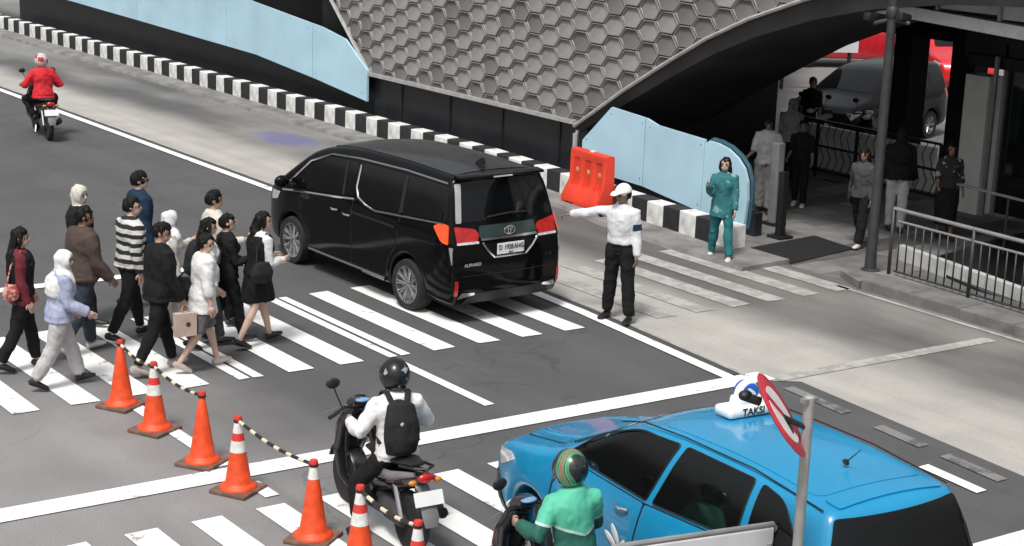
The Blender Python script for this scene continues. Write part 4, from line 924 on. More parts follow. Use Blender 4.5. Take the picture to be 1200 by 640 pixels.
    if hair in ('short', 'long', 'bun', 'bob'):
        B = MB()
        def fn(d):
            hr = (d.z > .42 + .1 * d.y * d.y) if d.x > .25 else (d.z > -.12 if d.x > -.12 else d.z > -.62)
            return (1.03 if d.x < .5 else 1.0) * n1(d) if hr else .8
        headgear(B, hc2, hm, HR, fn)
        if hair in ('long', 'bob'):
            L = .34 if hair == 'long' else .05
            b0 = hc2 + hm @ V3(-.045, 0, .0); b1 = hc2 + hm @ V3(-.075, 0, -.12); b2 = up_((-.125, 0, 1.36 - max(0, .12 - L))); b3 = up_((-.14, 0, 1.40 - L))
            B.tube([b0, b1, b2, b3], [(.06, .088), (.05, .095), (.035, .105), (.018, .075)] if hair == 'long' else [(.06, .088), (.055, .09), (.04, .08), (.02, .05)], 14, ref=(1, 0, 0), dome=.5)
            for sd in (1, -1): B.tube([hc2 + hm @ V3(.02, sd * .078, .04), hc2 + hm @ V3(.02, sd * .088, -.06), hc2 + hm @ V3(.0, sd * .085, -.13)], [.022, .024, .012], 8, dome=.5)
        q = remesh(T(B), .009 * s, 2); fold(q, .016, 30, x, .2); fold(q, .008, 70, y, .15); q.materials.clear(); link('hair', q, hm_, t, True, 180)
    elif hair == 'hijab':
        B = MB()
        def fn(d):
            face = d.x > .55 and ((d.y / .62) ** 2 + ((d.z + .12) / .62) ** 2 < 1)
            return .84 if face else 1.1 * n1(d)
        headgear(B, hc2, hm, HR, fn, 32, 24)
        B.tube([hc2 + hm @ V3(-.03, 0, -.03), hc2 + hm @ V3(-.01, 0, -.125), up_((-.005, 0, 1.435)), up_((-.005, 0, 1.36)), up_((-.012, 0, 1.24)), up_((-.02, 0, 1.15))], [(.082, .088), (.094, .088), (.125, .158), (.172, .222), (.188, .225), (.17, .185)], 20, ref=rl @ V3(1, 0, 0), dome=.2)
        q = remesh(T(B), .011 * s, 2); fold(q, .02, 15, x + y, .7); q.materials.clear(); link('hijab', q, hm_, t, True, 180)
    elif hair == 'cap':
        B = MB()
        headgear(B, hc2, hm, HR, lambda d: 1.03 if (d.x < .1 and d.z > -.5 and d.z < .4) else .8); T(B).build('hair', HAIR, t, True)
        B = MB(); headgear(B, hc2 + hm @ V3(0, 0, .012), hm, (.113, .096, .12), lambda d: 1.06 if d.z > .12 else .78)
        B.tube([hc2 + hm @ V3(.04, 0, .045), hc2 + hm @ V3(.12, 0, .035), hc2 + hm @ V3(.185, 0, .012)], [(.012, .092), (.011, .088), (.007, .05)], 14, ref=hm @ V3(0, 0, 1), dome=.3)
        q = remesh(T(B), .009 * s, 2); q.materials.clear(); link('cap', q, hm_, t, True, 180)
    elif hair == 'helmet':
        B = MB(); hh = hc2 + hm @ V3(.008, 0, .01)
        headgear(B, hh, hm, (.152, .136, .155), lambda d: .74 if (d.x > .35 and -.55 < d.z < .33 and abs(d.y) < .8) else (1.0 if d.z > -.8 else .8), 36, 26)
        q = remesh(T(B), .010 * s, 2); q.materials.clear(); link('helmet', q, hm_, t, True, 180)
        B = MB(); headgear(B, hh, hm, (.157, .141, .160), lambda d: 1.0 if (d.x > .2 and -.5 < d.z < .42) else .7, 30, 22); T(B).build('visor', mat('smoked_visor', (.02, .02, .022), .1, coat=.5), t, True)
    elif hair == 'tucked':
        B = MB(); headgear(B, hc2, hm, HR, lambda d: .84 if (d.x > .55 and ((d.y / .62) ** 2 + ((d.z + .12) / .62) ** 2 < 1)) else 1.09 * n1(d), 32, 24)
        B.tube([hc2 + hm @ V3(-.03, 0, -.03), hc2 + hm @ V3(-.012, 0, -.125), up_((-.005, 0, 1.435))], [(.08, .086), (.085, .08), (.09, .10)], 18, ref=rl @ V3(1, 0, 0), dome=.2)
        q = remesh(T(B), .011 * s, 2); fold(q, .014, 16, x + y, .7); q.materials.clear(); link('head_scarf', q, hm_, t, True, 180)
    elif hair == 'head_wrap':
        B = MB(); headgear(B, hc2, hm, HR, lambda d: (.82 if (d.x > .5 and d.z < .38) else 1.08 * n1(d)) if d.z > -.75 else .9); q = remesh(T(B), .01 * s, 2); q.materials.clear(); link('head_cover', q, hm_, t, True, 180)
    return t, (lambda p: W_(up_(p))), (lambda k: W_(J[k]))
def world(t, p): return Matrix.Translation(t.location) @ t.rotation_euler.to_matrix().to_4x4() @ Vector(p)
# ---------------------------------------------------------------- wardrobe
F = fabric
f_black = F('black_cloth', (.011, .011, .012), .35); f_white = F('white_cloth', (.66, .66, .66), .06); f_grey = F('light_grey_cloth', (.42, .42, .42), .1); f_dgrey = F('dark_grey_cloth', (.06, .06, .062)); f_mgrey = F('mid_grey_cloth', (.12, .12, .12))
f_lgrey2 = F('stone_grey_cloth', (.26, .26, .26), .12); f_brown = F('brown_jacket_cloth', (.075, .055, .047)); f_lav = F('lavender_cloth', (.33, .36, .50)); f_navy = F('navy_cloth', (.014, .032, .062)); f_jean = F('dark_denim', (.035, .042, .055), .25); f_wine = F('wine_cloth', (.13, .022, .03)); f_red = F('red_jacket_cloth', (.60, .03, .04)); f_teal = F('teal_cloth', (.025, .15, .165)); f_cream = F('cream_cloth', (.56, .53, .48), .08); f_green = F('green_jacket_cloth', (.05, .38, .25), .12); f_dgreen = F('dark_green_cloth', (.01, .06, .045))
s_black = mat('black_shoe', (.012, .012, .012), .4); s_white = mat('white_shoe', (.6, .6, .59), .5); s_pale = mat('pale_shoe', (.42, .36, .33), .5)
def striped():
    m = bpy.data.materials.new('striped_knit'); m.use_nodes = True; n = m.node_tree.nodes; L = m.node_tree.links; b = n['Principled BSDF']; b.inputs['Roughness'].default_value = .9
    tc = n.new('ShaderNodeTexCoord'); sp = n.new('ShaderNodeSeparateXYZ'); L.new(tc.outputs['Object'], sp.inputs[0])
    w_ = n.new('ShaderNodeTexNoise'); w_.inputs['Scale'].default_value = 7; L.new(tc.outputs['Object'], w_.inputs[0])
    a = n.new('ShaderNodeMath'); a.operation = 'MULTIPLY_ADD'; L.new(w_.outputs[0], a.inputs[0]); a.inputs[1].default_value = .035; L.new(sp.outputs[2], a.inputs[2])
    k = n.new('ShaderNodeMath'); k.operation = 'PINGPONG'; L.new(a.outputs[0], k.inputs[0]); k.inputs[1].default_value = .052
    g = n.new('ShaderNodeMath'); g.operation = 'GREATER_THAN'; L.new(k.outputs[0], g.inputs[0]); g.inputs[1].default_value = .026
    mx = n.new('ShaderNodeMix'); mx.data_type = 'RGBA'; L.new(g.outputs[0], mx.inputs[0]); mx.inputs[6].default_value = (.015, .015, .017, 1); mx.inputs[7].default_value = (.55, .54, .52, 1); L.new(mx.outputs[2], b.inputs['Base Color']); return m
def swirl():
    m = bpy.data.materials.new('green_swirl_helmet'); m.use_nodes = True; n = m.node_tree.nodes; L = m.node_tree.links; b = n['Principled BSDF']
    tc = n.new('ShaderNodeTexCoord'); wv = n.new('ShaderNodeTexWave'); b.inputs['Roughness'].default_value = .15; b.inputs['Coat Weight'].default_value = .8; wv.inputs['Scale'].default_value = 2.0; wv.inputs['Distortion'].default_value = 6; wv.inputs['Detail'].default_value = 1; wv.inputs['Detail Scale'].default_value = 1.2; L.new(tc.outputs['Object'], wv.inputs[0])
    cr = n.new('ShaderNodeValToRGB'); cr.color_ramp.interpolation = 'CONSTANT'; e = cr.color_ramp.elements; e[0].color = (.012, .016, .013, 1); e[1].position = .3; e[1].color = (.04, .24, .12, 1)
    for p_, c_ in ((.66, (.30, .46, .30, 1)), (.72, (.02, .02, .02, 1)), (.82, (.05, .28, .14, 1)), (.97, (.4, .1, .06, 1))): q = e.new(p_); q.color = c_
    L.new(wv.outputs[0], cr.inputs[0]); L.new(cr.outputs[0], b.inputs['Base Color']); return m
def patch_mat(name, base, spots, scale, th=.62):
    m = bpy.data.materials.new(name); m.use_nodes = True; n = m.node_tree.nodes; L = m.node_tree.links; b = n['Principled BSDF']; b.inputs['Roughness'].default_value = .85
    tc = n.new('ShaderNodeTexCoord'); v = n.new('ShaderNodeTexNoise'); v.inputs['Scale'].default_value = scale; L.new(tc.outputs['Object'], v.inputs[0])
    r = n.new('ShaderNodeMapRange'); r.inputs[1].default_value = th; r.inputs[2].default_value = th + .03; L.new(v.outputs[0], r.inputs[0])
    mx = n.new('ShaderNodeMix'); mx.data_type = 'RGBA'; L.new(r.outputs[0], mx.inputs[0]); mx.inputs[6].default_value = base + (1,); mx.inputs[7].default_value = spots + (1,); L.new(mx.outputs[2], b.inputs['Base Color']); return m
def two_tone():
    m = bpy.data.materials.new('mint_and_dark_green_jacket'); m.use_nodes = True; n = m.node_tree.nodes; L = m.node_tree.links; b = n['Principled BSDF']; b.inputs['Roughness'].default_value = .7
    tc = n.new('ShaderNodeTexCoord'); sp = n.new('ShaderNodeSeparateXYZ'); L.new(tc.outputs['Object'], sp.inputs[0])
    ab = n.new('ShaderNodeMath'); ab.operation = 'ABSOLUTE'; L.new(sp.outputs[1], ab.inputs[0]); a = n.new('ShaderNodeMath'); a.operation = 'MULTIPLY_ADD'; L.new(ab.outputs[0], a.inputs[0]); a.inputs[1].default_value = -.35; L.new(sp.outputs[2], a.inputs[2])
    cr = n.new('ShaderNodeValToRGB'); cr.color_ramp.interpolation = 'CONSTANT'; e = cr.color_ramp.elements; e[0].color = (.012, .10, .075, 1); e[0].position = 0
    mr = n.new('ShaderNodeMapRange'); mr.inputs[1].default_value = .8; mr.inputs[2].default_value = 1.5; L.new(a.outputs[0], mr.inputs[0])
    e[1].color = (.45, .62, .55, 1); e[1].position = .30; q = e.new(.33); q.color = (.085, .46, .31, 1); L.new(mr.outputs[0], cr.inputs[0])
    nz = n.new('ShaderNodeTexNoise'); nz.inputs['Scale'].default_value = 30; L.new(tc.outputs['Object'], nz.inputs[0]); bp = n.new('ShaderNodeBump'); bp.inputs['Strength'].default_value = .3; bp.inputs['Distance'].default_value = .01; L.new(nz.outputs[0], bp.inputs['Height']); L.new(bp.outputs[0], b.inputs['Normal'])
    L.new(cr.outputs[0], b.inputs['Base Color']); return m
f_stripe = striped(); f_tealp = patch_mat('teal_print_cloth', (.022, .14, .155), (.16, .33, .35), 7, .6); f_print = patch_mat('dark_print_cloth', (.02, .02, .022), (.32, .31, .30), 9, .6); f_helm = swirl(); f_helmB = patch_mat('black_helmet', (.012, .012, .013), (.35, .35, .36), 10, .66)
for m_ in (f_helm, f_helmB): m_.node_tree.nodes['Principled BSDF'].inputs['Roughness'].default_value = .25
W1 = dict(lleg=(15, 6), rleg=(-10, 18)); W2 = dict(lleg=(-9, 20), rleg=(14, 4))          # two walking strides
GRP = None
# ---- pedestrians on the zebra (they walk towards +X, a little towards the camera)
P = {}
P['long'] = person('long haired pedestrian in black with wine coloured sleeves, leftmost of the crossing crowd', 6.70, 18.2, -14, 1.62, look=(-14, 4), build=1.05, lleg=(13, 4), rleg=(-12, 14), larm=(8, 6, 20), rarm=(-4, 6, 25), top=(f_wine, 2., .80, .016), bottom=('trousers', f_black, .022), shoes=s_black, hair='long', fem=True, skin='light')
P['lav'] = person('pedestrian in white headscarf, lavender jacket and pale grey trousers near the cones', 6.82, 17.4, -12, 1.52, look=(-22, 4), lleg=(19, 4), rleg=(-15, 16), larm=(8, 8, 40), rarm=(16, 8, 52), lean=6, top=(f_lav, 2., .84, .034), bottom=('trousers', f_grey, .034), shoes=s_black, hair='hijab', hairm=f_white, fem=True, skin='light', build=1.08)
P['brown'] = person('dark haired pedestrian in brown jacket and dark jeans', 7.55, 18.5, 4, 1.73, look=(-30, 8), lleg=(11, 3), rleg=(-13, 20), larm=(-6, 8, 20), rarm=(12, 8, 30), lean=3, top=(f_brown, 2., .90, .036), bottom=('trousers', f_jean, .026), shoes=s_white, hair='short', skin='brown', build=1.14)
P['cover'] = person('pedestrian in pale head cover and black top looking towards the camera behind the brown jacket', 8.0, 19.65, -40, 1.72, **W2, top=(f_black, 2., .86, .03), bottom=('trousers', f_black, .02), shoes=s_black, hair='tucked', hairm=f_cream, look=(-25, 4), skin='light', build=1.05)
P['navy'] = person('short haired pedestrian with glasses in navy jacket, farthest back in the crowd', 9.0, 20.1, -4, 1.74, look=(-30, 3), **W1, top=(f_navy, 2., .88, .026), bottom=('trousers', f_black, .018), shoes=s_black, hair='short', glasses=True, skin='light', build=1.14)
P['stripe'] = person('pedestrian in black and white striped jumper and black trousers', 8.25, 18.75, 6, 1.73, look=(-38, 4), build=1.12, lleg=(16, 6), rleg=(-15, 14), larm=(10, 6, 45), rarm=(-8, 6, 20), lean=4, top=(f_stripe, 2., .90, .024), bottom=('trousers', f_black, .016), shoes=s_black, hair='short', skin='light')
P['scarf'] = person('pedestrian in white headscarf and pale top hidden behind the black shirted man', 8.78, 18.75, -6, 1.50, look=(-10, 4), **W1, larm=(35, 6, 75), top=(f_cream, 2., .80, .024), bottom=('trousers', f_grey, .024), shoes=s_white, hair='hijab', hairm=f_white, fem=True, skin='light')
P['blackm'] = person('pedestrian in black shirt and trousers carrying a brown paper bag', 7.98, 17.35, 0, 1.72, build=1.12, lleg=(16, 4), rleg=(-16, 12), larm=(0, 6, 14), rarm=(10, 6, 20), lean=4, look=(-42, 14), top=(f_black, 2., .84, .028), bottom=('trousers', f_black, .014), shoes=s_pale, hair='short', skin='tan')
P['beige'] = person('dark haired man in beige shirt raising one hand, rear of the right group', 9.38, 18.75, -6, 1.70, look=(-28, 2), build=1.08, **W2, larm=(12, 10, 100), rarm=(10, 10, 85), top=(f_cream, 2., .90, .02), bottom=('trousers', f_black, .016), shoes=s_black, hair='short', skin='tan')
P['lhair'] = person('long haired pedestrian in white top with a dark backpack, half hidden in the right group', 8.9, 17.95, -16, 1.56, look=(-8, 8), **W1, top=(f_white, 2., .86, .02), bottom=('trousers', f_dgrey, .018), shoes=s_black, hair='long', fem=True, skin='light')
P['black2'] = person('short dark haired pedestrian in black trousers gesturing behind the white shirted woman', 9.2, 18.05, -4, 1.56, look=(-20, 6), **W2, larm=(14, 6, 60), rarm=(10, 6, 95), top=(f_black, 2., .88, .02), bottom=('trousers', f_black, .02), shoes=s_black, hair='short', fem=True, skin='light')
P['white'] = person('pedestrian in loose white shirt and grey knee shorts walking with the crowd', 8.45, 17.2, -6, 1.58, look=(-26, 8), fo=.6, lleg=(17, 4), rleg=(-12, 24), larm=(18, 8, 35), rarm=(-4, 10, 18), lean=4, top=(f_white, 1.5, .74, .036), bottom=('shorts', f_mgrey, .020, .95), shoes=s_pale, hair='short', fem=True, skin='light')
P['dress'] = person('pedestrian in sleeveless black dress over white blouse beside the van', 9.46, 17.76, 2, 1.62, look=(-22, 6), fo=.6, build=1.05, lleg=(17, 3), rleg=(-15, 15), larm=(14, 6, 80), rarm=(10, 6, 90, 20), lean=6, top=(f_white, 2., .95, .018), bottom=('skirt', f_black, .03, .56), shoes=s_black, hair='bob', fem=True, skin='light')
# sleeveless pinafore over the blouse
def vest(key, m, hem, ex, nm='vest', x0=.0):
    t, Wf, Jf = P[key]; B = MB(); pts = []; rd = []
    for (zz, a, c, xo) in TORSO[:-1]:
        if zz < hem: continue
        pts.append(Wf((xo + x0, 0, zz))); rd.append((a + ex, c * (.95 if zz > 1.3 else 1) + ex))
    s = .96
    B.tube(pts, [(p * s, q * s) for p, q in rd], 18, ref=(1, 0, 0), dome=.2); q = remesh(B, .014, 2); fold(q, .012, 13, 2.); q.materials.clear(); link(nm, q, m, t, True, 180)
vest('dress', f_black, .84, .05, 'pinafore'); vest('long', f_black, .9, .046)
# ---- guard, teal uniform, pavement people
P['guard'] = person('traffic guard in white shirt, black trousers and white cap with one arm held out', 1.40 * .8 + 12.93, 16.44, 207, 1.76, lleg=(4, 0), rleg=(-4, 2), spread=.12, lhand=None, larm=(2, 8, 14), rarm=(18, 78, 4), look=(-30, 6), top=(F('guard_shirt', (.62, .63, .66), .06), 2., .98, .022), bottom=('trousers', f_black, .028), belt=BPL, shoes=s_black, hair='cap', hairm=mat('white_cap', (.75, .75, .70), .5), skin='brown')
P['teal'] = person('person in teal tunic and trousers with dark hair and face mask by the blue panel', 17.62, 18.3, 215, 1.54, lleg=(12, 2), rleg=(-8, 6), spread=.12, larm=(8, 8, 20), rarm=(20, 6, 115), top=(f_tealp, 2., .70, .028), bottom=('trousers', f_teal, .022), shoes=s_white, hair='bob', mask=mat('grey_mask', (.30, .26, .25), .8), fem=True, skin='light', vox=.015)
P['pdark'] = person('pedestrian all in black standing on the pavement before the black fence', 21.67, 20.62, 215, 1.5, lleg=(6, 0), rleg=(-6, 6), larm=(4, 8, 50), rarm=(4, 8, 60), top=(f_black, 1., .9, .02), bottom=('trousers', f_black, .02), shoes=s_white, hair='short', skin='brown', vox=.018)
P['pgrey'] = person('pedestrian in dark grey shirt and black trousers near the black doormat', 20.24, 17.9, 195, 1.56, lleg=(14, 4), rleg=(-14, 14), larm=(4, 6, 15), rarm=(-8, 6, 20), top=(f_dgrey, 2., .86, .026), bottom=('trousers', f_black, .03), shoes=s_white, hair='bob', skin='brown', vox=.016)
P['phood'] = person('pedestrian in black hooded top and pale trousers seen behind the lamp pole', 21.6, 18.35, 40, 1.70, lleg=(6, 2), rleg=(-6, 6), larm=(8, 8, 20), rarm=(6, 8, 20), top=(f_black, 2., .92, .04), bottom=('trousers', f_grey, .024), shoes=s_black, hair='hijab', hairm=f_black, skin='brown', vox=.016)
P['pprint'] = person('pedestrian in dark dress with pale printed patches by the glass entrance', 21.95, 17.6, 230, 1.56, lleg=(4, 0), rleg=(-6, 4), larm=(4, 8, 30), rarm=(6, 8, 60), top=(f_print, 1.4, .80, .024), bottom=('skirt', f_black, .03, .25), shoes=s_black, hair='bob', fem=True, skin='brown', vox=.016)
P['ppale'] = person('person in white T-shirt and wide pale trousers beside the rounded blue panel', 20.75, 20.55, 215, 1.62, lleg=(3, 0), rleg=(-4, 3), larm=(10, 14, 60), rarm=(10, 14, 60), top=(f_grey, 1., .92, .03), bottom=('trousers', f_lgrey2, .05), shoes=s_black, hair='short', skin='brown', vox=.018, look=(0, 25))
for k, lab, x_, y_, yaw_, m1, hr in (('bg1', 'seated looking person in black behind the black fence', 25.6, 24.2, 200, f_black, 'short'), ('bg2', 'person in pale shirt standing far behind the fence near the white column', 26.6, 21.1, 190, f_white, 'short'), ('bg3', 'person in pale headscarf behind the all black pedestrian', 22.9, 22.1, 220, f_lgrey2, 'hijab')):
    P[k] = person({'bg1': 'person in black shirt waiting behind the black fence', 'bg2': lab, 'bg3': lab}[k], x_, y_, yaw_, 1.6, lleg=(4, 0), rleg=(-4, 4), top=(m1, 1., .9, .02), bottom=('trousers', f_black, .02), shoes=s_black, hair=hr, hairm=(f_lgrey2 if hr == 'hijab' else None), skin='brown', vox=.022)
# ---- scooters and their riders
sc1 = scooter('black scooter with silver tail under the rider with a backpack', (7.72, 12.2, 0), R(84), GB, SVR, SEATM)
P['r1'] = person('rider in white shirt and black helmet seated on the black scooter', 7.72, 12.2, 84, 1.68, seat=.80, lean=5, twist=-14, lhand=(.30, .31, 1.04), rhand=(.30, -.31, 1.04), lfoot=(.12, .30, .10), rfoot=(.14, -.16, .42), kout=.5, top=(f_white, 2., .92, .03), bottom=('trousers', f_black, .018), shoes=s_black, hair='helmet', hairm=f_helmB, skin='tan', curl=1.1)
P['r1'][0].location.x += .0
sc2 = scooter('dark maroon scooter squeezed between the cones and the taxi', (7.60, 9.45, 0), R(93), GB, MAR, SEATM)
P['r2'] = person('ride hailing rider in green jacket and swirl patterned green helmet', 7.60, 9.45, 93, 1.66, seat=.80, lean=8, twist=-20, fo=.5, rpole=(-.3, -.15, -.8), lhand=(.30, .31, 1.04), rhand=(.30, -.31, 1.04), lfoot=(.16, .16, .42), rfoot=(.16, -.16, .42), kout=.6, top=(two_tone(), 2., .92, .026), bottom=('trousers', f_black, .02), shoes=s_black, hair='helmet', hairm=f_helm, skin='tan', curl=1.1)
vest('r2', f_dgreen, .9, .046, 'jacket_lower') if False else None
sc3 = scooter('dark scooter far up the road ridden by the person in red', (12.75, 33.1, 0), R(80), GB, BPL, SEATM)
P['r3'] = person('rider in red jacket and pale helmet far up the road', 12.75, 33.1, 80, 1.70, seat=.82, lean=8, lhand=(.30, .31, 1.04), rhand=(.30, -.31, 1.04), lfoot=(.16, .16, .42), rfoot=(.16, -.16, .42), kout=.6, top=(f_red, 2., .90, .034), bottom=('trousers', f_black, .02), shoes=s_black, hair='helmet', hairm=patch_mat('white_helmet', (.5, .48, .47), (.4, .03, .03), 7, .5), skin='tan', curl=1.1, build=1.05, vox=.016)
# shift riders back onto the saddle
for k in ('r1', 'r2', 'r3'):
    t = P[k][0]; d = Matrix.Rotation(t.rotation_euler[2], 3, 'Z') @ Vector((-.34 if k == 'r1' else -.2, 0, 0)); t.location += d

# ---- bags
def bag(nm, label, cat, mb, m, vox=None, amp=.012):
    if vox: q = remesh(mb, vox, 3); fold(q, amp, 10, 1.); q.materials.clear(); return put(link(nm, q, m, None, True, 180), label, cat)
    return put(mb.build(nm, m, None, True), label, cat)
BAGM = fabric('black_bag_cloth', (.02, .02, .022))
def backpack(key, label, m, emblem=False, k=1.):
    t, Wf, Jf = P[key]; M4 = Matrix.Translation(t.location) @ t.rotation_euler.to_matrix().to_4x4(); rz = t.rotation_euler[2]
    root = thing('backpack', label, 'backpack', M4 @ Wf((-.13, 0, .98)), rz)
    inv = root.location.copy(); M5 = (Matrix.Translation(inv) @ Matrix.Rotation(rz, 4, 'Z')).inverted()
    def L(p): return M5 @ (M4 @ Wf(p))
    b = MB(); b.tube([L((-.19, 0, .97)), L((-.215, 0, 1.08)), L((-.21, 0, 1.24)), L((-.18, 0, 1.38)), L((-.16, 0, 1.42))], [(.07 * k, .12 * k), (.088 * k, .142 * k), (.08 * k, .138 * k), (.055 * k, .11 * k), (.03 * k, .07 * k)], 16, ref=(1, 0, 0), dome=.4)
    q = remesh(b, .014, 2); fold(q, .01, 14); q.materials.clear(); link('pack', q, m, root, True, 180)
    b = MB(); b.tube([L((-.27, 0, 1.0)), L((-.285, 0, 1.07)), L((-.275, 0, 1.14))], [(.03, .09), (.04, .105), (.02, .09)], 12, ref=(1, 0, 0), dome=.4); pk = b.build('front_pocket', m, root, True)
    if emblem: b = MB(); b.ell(L((-.295, 0, 1.24)), (.012, .035, .025)); b.build('logo_badge', mat('pale_badge', (.4, .4, .4), .5), root, True)
    for sd in (1, -1):
        b = MB(); b.tube([L((-.175, sd * .06, 1.38)), L((-.07, sd * .095, 1.485)), L((.05, sd * .11, 1.465)), L((.15, sd * .115, 1.32)), L((.12, sd * .15, 1.15)), L((-.08, sd * .17, 1.03))], [(.028, .011)] * 6, 6, ref=(0, 1, 0)); b.build('strap', m, root, True)
    return root
backpack('r1', 'black backpack with small emblem on the white shirted rider', BAGM, True, 1.2)
backpack('lhair', 'dark backpack on the long haired walker half hidden in the right group', BAGM)
def at_hand(key, nm): t, Wf, Jf = P[key]; return world(t, Jf(nm))
# paper carrier bag
w_ = at_hand('blackm', 'rwr'); pb = thing('paper_bag', 'brown paper carrier bag held by the black shirted man', 'bag', (w_.x + .03, w_.y - .02, w_.z - .42), R(-24)); pb.scale = (.82, .82, .82); pb.rotation_euler = (0, 0, R(-4))
PAPER = mat('kraft_paper', (.50, .38, .32), .8, var=.1, bump=.2)
b = MB(); b.prism([(-.15, 0), (.15, 0), (.155, .33), (-.155, .33)], 'y', -.055, .055); b.build('bag_body', PAPER, pb)
for s in (.04, -.04): b = MB(); b.tube([(-.06, s, .32), (-.045, s * .6, .42), (0, 0, .45), (.045, s * .6, .42), (.06, s, .32)], .006, 6); b.build('handle', PAPER, pb)
b = MB(); b.lathe([(.035, -.058), (.035, -.056)], 14, c=(.03, 0, .17), axis='y'); b.build('logo_mark', mat('print_brown', (.05, .03, .025), .7), pb)
# shoulder bags
def shoulder_bag(key, label, m, side, off, size, sz=(.07, .16, .14)):
    t, Wf, Jf = P[key]; M4 = Matrix.Translation(t.location) @ t.rotation_euler.to_matrix().to_4x4(); c = M4 @ Wf(off)
    root = thing('shoulder_bag', label, 'bag', c - Vector((0, 0, sz[2])), t.rotation_euler[2]); M5 = (Matrix.Translation(root.location) @ Matrix.Rotation(t.rotation_euler[2], 4, 'Z')).inverted()
    b = MB(); b.tube([(0, 0, .02), (0, 0, sz[2]), (0, 0, sz[2] * 1.9)], [(sz[1] * .85, sz[0] * .8), (sz[1], sz[0]), (sz[1] * .6, sz[0] * .5)], 14, ref=(1, 0, 0), dome=.4); q = remesh(b, .013, 2); fold(q, .014, 12); q.materials.clear(); link('bag_body', q, m, root, True, 180)
    sh = M5 @ (M4 @ Wf((0, side * .12, 1.46))); sf = M5 @ (M4 @ Wf((.11, side * .14, 1.3))); sb = M5 @ (M4 @ Wf((-.12, side * .14, 1.3)))
    b = MB(); b.tube([(sz[1] * .5, 0, sz[2] * 1.7), sf, sh, sb, (-sz[1] * .5, 0, sz[2] * 1.7)], .010, 6); b.build('strap', m, root, True)
shoulder_bag('dress', 'black shoulder bag of the pedestrian in the black dress', BAGM, -1, (-.08, -.24, .98), 1)
shoulder_bag('white', 'black tote bag on the back of the white shirted woman', BAGM, 1, (-.2, .16, .98), 1, (.06, .14, .16))
shoulder_bag('long', 'red and pink patterned bag of the leftmost long haired pedestrian', patch_mat('red_print', (.35, .05, .05), (.5, .3, .25), 25, .5), -1, (-.14, -.2, .98), 1, (.06, .10, .10))
shoulder_bag('pgrey', 'dark tote bag carried by the pedestrian in dark grey', BAGM, -1, (-.05, -.22, .85), 1, (.05, .13, .15))
# guard's armband and walkie
t, Wf, Jf = P['guard']; b = MB()
e0, e1 = Jf('lsh'), Jf('lel'); b.tube([e0.lerp(e1, .45), e0.lerp(e1, .72)], [.075, .073], 12); b.build('armband', f_navy, t, True)
b = MB(); e0, e1 = Jf('rsh'), Jf('rel'); b.tube([e0.lerp(e1, .3), e0.lerp(e1, .5)], [.075, .073], 12); b.build('armband', f_navy, t, True)
# lettering on the green jacket back, dark lower half
t, Wf, Jf = P['r2']
# ================================================================== STREET FURNITURE
ORANGE = mat('cone_orange', (.70, .07, .014), .5, var=.2, scale=11, bump=.08); REFL = mat('reflective_white', (.66, .66, .64), .45, var=.16, scale=22); ORED = mat('cone_red', (.60, .04, .03), .45); BASEM = mat('cone_base_rubber', (.16, .09, .065), .8, var=.35, scale=8)
def cone(label, x, y, rz, bands, h=.75):
    t = thing('traffic_cone', label, 'traffic cone', (x, y, 0), rz, 'traffic cones along the median')
    b = MB(); b.box((0, 0, .02), (.40, .40, .04), bev=.012); b.build('base', BASEM, t)
    def r(z): return .128 - (.128 - .030) * (z - .07) / (h - .12)
    b = MB(); b.lathe([(.175, .04), (.172, .06), (.15, .075), (.135, .085), (r(.1), .1), (r(.3), .3), (r(.5), .5), (r(h - .06), h - .06), (r(h - .06) * .6, h - .05)], 28); b.build('cone_body', ORANGE, t, True, 50)
    b = MB(); b.lathe([(.030, h - .075), (.036, h - .07), (.040, h - .03), (.034, h - .005), (.02, h)], 18); b.build('cone_top', ORED, t, True, 50)
    for z0, z1, m in bands: b = MB(); b.lathe([(r(z0) + .003, z0), (r(z1) + .003, z1)], 28); b.build('reflective_band', m, t, True, 50)
    return t
two = [(.40, .51, REFL), (.51, .585, ORED), (.585, .685, REFL)]; one = [(.575, .69, REFL)]
cones = [('plain orange cone with no white band beside the paper bag walker, farthest in the row', 7.12, 16.46, .5, []), ('two band cone just in front of the farthest plain one', 7.09, 15.56, .45, two), ('plain orange cone between two banded ones, third from the far end', 7.08, 14.44, .55, []), ('two band cone standing on the stop line', 7.04, 13.61, .5, two), ('orange cone with one white band near the scooter front wheel', 7.06, 12.23, .6, one), ('two band cone beside the scooter rear wheel', 7.09, 11.5, .5, two), ('nearest cone, only its tip showing at the lower edge', 7.08, 10.60, .5, two)]
for c in cones: cone(*c)
def rod_mat():
    m = bpy.data.materials.new('banded_rod'); m.use_nodes = True; n = m.node_tree.nodes; L = m.node_tree.links; b = n['Principled BSDF']
    g = n.new('ShaderNodeNewGeometry'); sp = n.new('ShaderNodeSeparateXYZ'); L.new(g.outputs['Position'], sp.inputs[0]); k = n.new('ShaderNodeMath'); k.operation = 'PINGPONG'; L.new(sp.outputs[1], k.inputs[0]); k.inputs[1].default_value = .11
    c = n.new('ShaderNodeMath'); c.operation = 'GREATER_THAN'; L.new(k.outputs[0], c.inputs[0]); c.inputs[1].default_value = .065; mx = n.new('ShaderNodeMix'); mx.data_type = 'RGBA'; L.new(c.outputs[0], mx.inputs[0]); mx.inputs[6].default_value = (.02, .02, .02, 1); mx.inputs[7].default_value = (.62, .56, .42, 1); L.new(mx.outputs[2], b.inputs['Base Color']); return m
RODM = rod_mat()
